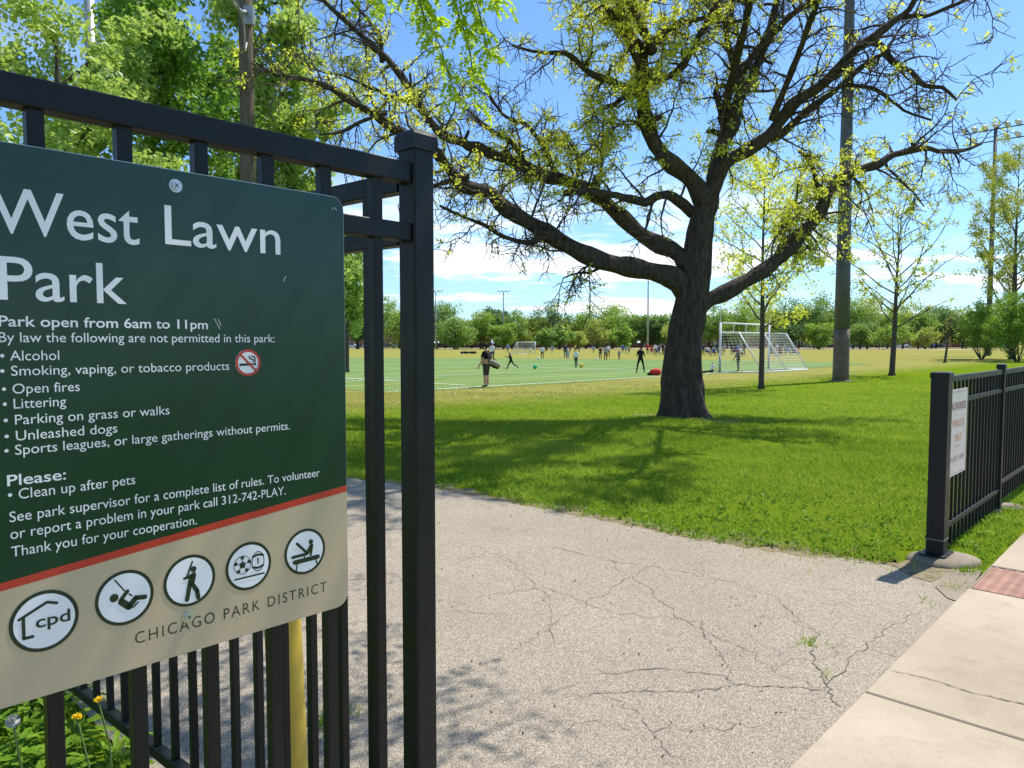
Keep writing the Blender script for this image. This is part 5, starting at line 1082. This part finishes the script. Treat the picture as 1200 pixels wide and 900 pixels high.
for px, c, sv, wh in [(413, 'white', 0, 'white parked sedan showing between the pickets left of the corner post'), (431, 'silver', 1, 'silver parked car showing through the gap beside the corner post'), (457, 'grey', 0, 'grey parked car beside the left face of the corner post'), (580, 'silver', 0, 'silver parked sedan behind the child running in black'), (657, 'black', 1, 'black parked car behind the coach in navy'), (702, 'white', 0, 'white parked sedan behind the three players'), (716, 'silver', 0, 'silver parked car just right of the white sedan'), (737, 'black', 0, 'black parked sedan behind the teal shirts'), (762, 'red', 1, 'red parked car by the distant pole left of the trunk'), (778, 'white', 1, 'white parked van touching the left side of the big trunk'),
                       (953, 'navy', 0, 'dark blue parked sedan left of the thick steel pole'), (968, 'black', 0, 'black parked sedan touching the thick steel pole'), (1003, 'grey', 1, 'grey parked car right of the thick steel pole'), (1024, 'black', 1, 'black parked car left of the slim young tree'), (1053, 'white', 1, 'white parked car right of the slim young tree trunk'), (1066, 'silver', 0, 'silver parked sedan beyond the white car'), (1085, 'black', 0, 'long black parked sedan left of the sapling'), (1098, 'navy', 0, 'navy parked sedan beside the sapling')]:
    car(px, 272 + (px % 3), c, sv, wh)
ffx0, ffx1 = at(470, 402, 264).x, at(752, 402, 264).x; fo = thing('field_fence', Vector(((ffx0 + ffx1) / 2, 264, FZ)), 'dark brown fence along the far ball field in front of the houses', 'fence')
fm = simple('brown_fence_panel', (.075, .045, .038), .9, var=.3, scale=1.5); nP = 24
for i in range(nP + 1): MB().box((ffx0 + (ffx1 - ffx0) * i / nP, 264, FZ + 1.15), ((1, 0, 0), (0, 1, 0), ZU), (.07, .07, 1.2)).build('post', M['dark_steel'], fo)
for i in range(nP):
    x0 = ffx0 + (ffx1 - ffx0) * i / nP; x1 = ffx0 + (ffx1 - ffx0) * (i + 1) / nP; hh = (2.0, 1.5, 2.2, 1.7)[i % 4]
    MB().box(((x0 + x1) / 2, 264, FZ + .15 + hh / 2), ((1, 0, 0), (0, 1, 0), ZU), ((x1 - x0) / 2 - .08, .04, hh / 2)).build('panel', fm, fo)
FT = [('dark green', 'leaf_far_dark', (.05, .12, .03), (.14, .25, .06)), ('mid green', 'leaf_far_mid', (.13, .25, .045), (.28, .42, .08)), ('yellow-green', 'leaf_far_yellow', (.26, .34, .06), (.48, .54, .12)), ('fresh green', 'leaf_far_fresh', (.16, .30, .04), (.36, .50, .08))]
for n, k, a, b in FT: M[k] = leaf_mat(k, a, b, .4, .25)
far = [(395, 352, 40, 1), (418, 362, 28, 3), (444, 348, 40, 1), (468, 356, 36, 3), (522, 351, 34, 1), (512, 366, 22, 0), (553, 372, 30, 3), (566, 366, 24, 2), (580, 360, 34, 0), (600, 365, 34, 1), (590, 378, 24, 3), (616, 372, 28, 2), (628, 362, 30, 1), (648, 357, 40, 0), (668, 372, 28, 2), (686, 361, 34, 3), (700, 374, 26, 2), (716, 355, 44, 3), (738, 372, 26, 1), (752, 366, 28, 1), (768, 371, 28, 3), (784, 366, 28, 1), (806, 366, 30, 0), (832, 366, 30, 1), (852, 362, 34, 0), (872, 350, 40, 3), (890, 346, 44, 2), (912, 349, 42, 1), (936, 344, 44, 0), (958, 346, 42, 1), (978, 350, 36, 0), (1000, 352, 40, 1), (1016, 347, 42, 2), (1040, 356, 32, 3), (1058, 352, 40, 2), (1076, 362, 34, 1), (1092, 350, 44, 0), (1110, 358, 36, 3), (1132, 356, 38, 1), (1156, 352, 40, 3), (1182, 350, 40, 1), (1210, 352, 40, 0), (1240, 350, 42, 3), (360, 350, 44, 0), (330, 352, 40, 1), (536, 384, 22, 1), (640, 386, 20, 1), (676, 386, 20, 2), (730, 384, 22, 3), (960, 378, 26, 3), (1008, 380, 24, 1), (1084, 382, 24, 2)] + [(420 + 33 * i + (i * 17) % 19, 360 + (i * 29) % 23, 20 + (i * 13) % 21, (0, 1, 3, 2, 1)[(i * 3) % 5]) for i in range(25)]
where_ = lambda px: 'left of the corner post' if px < 470 else 'right of the corner post' if px < 548 else 'around the far goal' if px < 640 else 'behind the field players' if px < 745 else 'left of the trunk' if px < 790 else 'behind the trunk' if px < 845 else 'behind the goal' if px < 950 else 'behind the steel pole' if px < 1000 else 'behind the slim young tree' if px < 1090 else 'by the right edge'
seen = {}; words = ['first', 'second', 'third', 'fourth', 'fifth', 'sixth', 'seventh', 'eighth', 'ninth', 'tenth', 'eleventh', 'twelfth']
for px, ty, wd_, kd in sorted(far):
    Y = rng.uniform(222, 250) if ty < 376 else rng.uniform(205, 218); b = Vector((at(px, 402, Y).x, Y, FZ)); H = (at(px, ty, Y).z - FZ) * rng.uniform(.84, 1.08); rx = wd_ * .5 * Y / FPX * 1.22
    sz_ = "tall" if ty < 358 else "low" if ty > 376 else "rounded"; key = (sz_, kd, where_(px)); seen[key] = seen.get(key, 0) + 1
    lab = f'{sz_} {FT[kd][0]} far tree {where_(px)}, {words[seen[key] - 1]} such from the left'
    o = thing('street_tree', b, lab, 'tree', 'trees along the far street'); C = np.array([b.x, Y, FZ + H * .58]); rz = H * .43; tb = MB(); lm = MB()
    tb.tube([(b.x, Y, FZ - .1), (b.x + .1, Y, FZ + H * .3), (b.x, Y, FZ + H * .8)], [.32, .24, .05], 8)
    for _ in range(5): q = zigzag(np.array([b.x, Y, FZ + H * rng.uniform(.2, .45)]), np.append(rng.normal(size=2) * .6, .8), H * .4, 4, .25); tb.tube(q, np.linspace(.14, .03, 5), 5, cap=False)
    v = rng.normal(size=(64, 3)); v /= np.linalg.norm(v, axis=1)[:, None]; v *= (rng.random(64) ** .4)[:, None]; lob = 1 + .38 * np.sin(v[:, 0] * 4 + px) * np.cos(v[:, 2] * 3 + px * 1.7) + .15 * np.sin(v[:, 2] * 7 + px)
    cl = C + v * lob[:, None] * np.array([rx * .9, rx * .9, rz * .92]); cl = cl[cl[:, 2] > FZ + 1.2]
    leaves(lm, cl, 74, rx * rng.uniform(.24, .46, len(cl)), .27, .7, .3, squash=.85); tb.build('trunk', M['bark'], o); lm.build('crown', M[FT[kd][1]], o)
# ------------------------------------------------------------------ grass, weeds, small litter
edge_tau = np.array([(p - POST).dot(V) for p in EP]); edge_s = np.array([(p - POST).dot(U) for p in EP]); od = np.argsort(edge_tau); edge_tau, edge_s = edge_tau[od], edge_s[od]
pU, pV, pN = np.array(tuple(U))[:2], np.array(tuple(V))[:2], np.array(tuple(NV))[:2]; pP = np.array([POST.x, POST.y]); pE = np.array([EDGE0.x, EDGE0.y])
def on_lawn(x, y):
    q = np.stack([x, y], 1); tau = (q - pP) @ pV; s_ = (q - pP) @ pU; o_ = (q - pE) @ pN
    wob = .05 * np.sin(x * 9 + y * 4) + .035 * np.sin(x * 23 - y * 17) + rng.normal(0, .035, len(x))
    bare = .16 * np.clip(np.sin(tau * 1.9 + .6) + .7 * np.sin(tau * 4.3 + 2) + .5 * np.sin(tau * 9.1), 0, 2) * rng.random(len(x)) ** .5
    right = (s_ > np.interp(tau, edge_tau, edge_s) + wob + bare + .03) & (o_ < -.015 + wob * .3); left = (s_ < -.07 + wob * .5) & (tau > .05)
    fr = np.hypot(x - RP.x, y - RP.y) > .27
    return (right | left) & fr
gb = MB()
def blades(n, y0, y1, ln, wd, keep=1., lawn=True, xy=None, lean=.5):
    if xy is None:
        y = np.sqrt(rng.uniform(y0 ** 2, y1 ** 2, n)); x = y * rng.uniform(-.72, .74, n)
        hidden = (x / y < -.26) & (y > 4.6); m_ = ~hidden
        if lawn: m_ &= on_lawn(x, y)
        x, y = x[m_], y[m_]
    else: x, y = xy[:, 0], xy[:, 1]
    n = len(x); z = gz(x, y); b = np.stack([x, y, z - .003], 1); a = rng.uniform(0, 2 * math.pi, n); pat = .75 + .45 * np.sin(x * 1.7 + np.sin(y * 1.3)) * np.sin(y * 1.9 + x * .6)
    L_ = ln * rng.uniform(.45, 1.25, n) * pat; sd = np.stack([np.cos(a), np.sin(a), 0 * a], 1) * (wd * rng.uniform(.6, 1.3, n))[:, None]; a2 = rng.uniform(0, 2 * math.pi, n)
    tip = b + np.stack([np.cos(a2) * lean, np.sin(a2) * lean, np.ones(n)], 1) * L_[:, None] * rng.uniform(.7, 1, (n, 1))
    gb.add(np.stack([b - sd, b + sd, tip], 1).reshape(-1, 3), np.arange(n * 3).reshape(-1, 3))
blades(90000, 3.6, 7.5, .07, .0038, lean=.7); blades(150000, 7.0, 11, .08, .0055, lean=.75); blades(110000, 10.5, 16, .085, .008, lean=.8); blades(70000, 14.5, 21, .08, .011, lean=.9); blades(90000, 18.5, 27, .07, .013, lean=1.); blades(50000, 25, 36, .06, .02, lean=1.1)
for px, py, r_, n in [(380, 850, .07, 90), (395, 838, .05, 50), (950, 757, .03, 40), (968, 793, .02, 12), (1085, 708, .05, 40), (1118, 690, .05, 60), (985, 447, .5, 260), (870, 640, .3, 110), (925, 655, .3, 140), (1065, 655, .25, 150), (640, 600, .3, 120)]:
    c = ground(px, py); k = rng.normal(0, r_, (n, 2)) + [c.x, c.y]; blades(0, 0, 0, .05 if py > 500 else .3, .004 if py > 500 else .016, xy=k, lean=.8)
tag(gb.build('grass', M['blade']), 'bright green mown lawn with drier tufts towards the playing field', 'grass', kind='stuff')
M['weed'] = leaf_mat('weed_leaf', (.09, .20, .015), (.22, .36, .03), .4, 3, .012); M['weed_stem'] = simple('weed_stem', (.16, .24, .06), .7)
wm_ = MB()
def clover(n, y0, y1, size):
    y = np.sqrt(rng.uniform(y0 ** 2, y1 ** 2, n)); x = y * rng.uniform(-.1, .74, n); q = np.stack([x, y], 1); m_ = on_lawn(x, y); tau = (q - pP) @ pV; s_ = (q - pP) @ pU; d = s_ - np.interp(tau, edge_tau, edge_s); m_ &= rng.random(n) < np.exp(-np.abs(d) / 1.2); x, y = x[m_], y[m_]
    leaves(wm_, np.stack([x, y, gz(x, y) + .03], 1), 3, .03, size, .7, .2)
clover(9000, 4.4, 9.5, .018)
def rosette(c, n, Ln, wd):
    for i in range(n):
        a = 2 * math.pi * (i / n) + rng.uniform(-.3, .3); el = rng.uniform(.25, 1.1); k = 9; L_ = Ln * rng.uniform(.6, 1.15); pts = []
        for j in range(k + 1):
            t = j / k; r_ = L_ * t; z = L_ * (math.sin(el) * t - .75 * t * t * math.sin(el)) + .01; ct = np.array([c[0] + math.cos(a) * r_ * math.cos(el * .6), c[1] + math.sin(a) * r_ * math.cos(el * .6), c[2] + z]); w = wd * (t ** .7) * (1.25 - t) * (1. if j % 2 else .55) + .002; sd = np.array([-math.sin(a), math.cos(a), .12]) * w; pts += [ct - sd, ct + np.array([0, 0, -.2 * w]), ct + sd]
        fs = []
        for j in range(k): b = 3 * j; fs += [[b, b + 1, b + 4, b + 3], [b + 1, b + 2, b + 5, b + 4]]
        wm_.add(np.array(pts), np.array(fs))
wp = []
for i in range(260):
    s_ = rng.uniform(-1.15, -.06); t = rng.uniform(.5, 3.4); p = POST + U * s_ + V * t; wp.append((p.x, p.y)); rosette((p.x, p.y, .0 + rng.uniform(0, .06)), int(rng.integers(5, 10)), rng.uniform(.10, .22), rng.uniform(.016, .03))
for px, py in ((1128, 640), (1150, 628), (1165, 610), (1180, 600), (1140, 612), (1190, 615), (1118, 655), (860, 628), (905, 640), (1020, 640)):
    c = ground(px, py); rosette((c.x, c.y, .01), 7, .10, .018)
c = ground(380, 848); rosette((c.x, c.y, .0), 7, .07, .014)
tag(wm_.build('weeds', M['weed']), 'clover and dandelion leaves growing by the gate and along the lawn edge', 'weeds', kind='stuff')
gb = MB(); k = np.array(wp)[rng.integers(0, len(wp), 1500)] + rng.normal(0, .12, (1500, 2)); kk = (k - pP) @ pU; k = k[kk < -.06]; blades(0, 0, 0, .26, .0035, xy=k, lean=.55); tag(gb.build('tall_grass', M['blade']), 'uncut tall grass among weeds behind the tall fence', 'grass', kind='stuff')
M['petal'] = simple('dandelion_yellow', (.85, .62, .01), .7); M['puff'] = simple('dandelion_seed_white', (.62, .60, .55), .9)
def dandelion(px, py, Y, label, seed=False):
    h = at(px, py, Y); b = Vector((h.x + .02, h.y + .01, 0)); o = thing('dandelion', b, label, 'flower', 'dandelions by the gate'); q, _ = spline([b, b + Vector((.01, 0, h.z * .5)), h], .03); MB().tube(q, .0028, 6).build('stem', M['weed_stem'], o)
    m = MB()
    for i in range(90 if seed else 70):
        v = rng.normal(size=3); v /= np.linalg.norm(v)
        if not seed: v[2] = abs(v[2]) * .55; v = nrm(v)
        r_ = .016 if seed else .0145; w = nrm(np.cross(v, rng.normal(size=3))) * (.0035 if seed else .0028); hp = np.array(tuple(h)); m.add(np.array([hp + v * .003 - w * .3, hp + v * .003 + w * .3, hp + v * r_ + w, hp + v * r_ - w]), np.array([[0, 1, 2, 3]]))
    m.build('seed_head' if seed else 'petals', M['puff' if seed else 'petal'], o)
dandelion(115, 821, 2.35, 'yellow dandelion flower behind the fence, the upper of two'); dandelion(90, 841, 2.2, 'yellow dandelion flower behind the fence, the lower of two'); dandelion(15, 845, 1.75, 'white dandelion seed head at the lower left corner', True)
sp2 = MB(); n = 2600; y = np.sqrt(rng.uniform(17. ** 2, 60. ** 2, n)); x = y * rng.uniform(-.2, .62, n); q = np.stack([x, y], 1); dn = (q - np.array([P0.x, P0.y])) @ pN; kp_ = (dn > .3) & (dn < 9) & (rng.random(n) < np.exp(-np.abs(dn - 3.5) / 3.2)); x, y = x[kp_], y[kp_]
leaves(sp2, np.stack([x, y, gz(x, y) + .09], 1), 1, .02, .026, .8); tag(sp2.build('clover_flowers', M['puff']), 'small white flower heads sprinkled over the dry grass by the pitch', 'flowers', kind='stuff')
db = MB(); n = 420; y = np.sqrt(rng.uniform(2.6 ** 2, 8 ** 2, n)); x = y * rng.uniform(-.3, .5, n); k_ = ~on_lawn(x, y) & (((np.stack([x, y], 1) - pE) @ pN) < -.05); x, y = x[k_], y[k_]
M['litter'] = simple('dry_leaf_litter', (.13, .09, .05), .9, var=.5, scale=6)
leaves(db, np.stack([x, y, 0 * x + .014], 1), 1, .002, .008, .55, .9); tag(db.build('litter', M['litter']), 'bits of twig and dry leaf scattered on the worn driveway', 'litter', kind='stuff')
for px, py, r_ in ((1180, 596, .14), (1166, 602, .07)):
    c = ground(px, py); m = MB(); S = 10; pr = [(1, -.02), (1.02, .015), (.8, .04), (.3, .052)]; ph = rng.uniform(.8, 1.2, S)
    m.add([(c.x + r_ * a * ph[j] * math.cos(2 * math.pi * j / S), c.y + r_ * .6 * a * ph[j] * math.sin(2 * math.pi * j / S), z) for a, z in pr for j in range(S)], [[i * S + j, i * S + (j + 1) % S, (i + 1) * S + (j + 1) % S, (i + 1) * S + j] for i in range(3) for j in range(S)] + [[3 * S + j for j in range(S)]])
    o = m.build('stone', M['concrete2'], None, c, smooth=False); tag(o, 'larger flat stone in the grass strip below the low fence' if r_ > .1 else 'smaller pale stone in the grass strip below the low fence', 'stone')
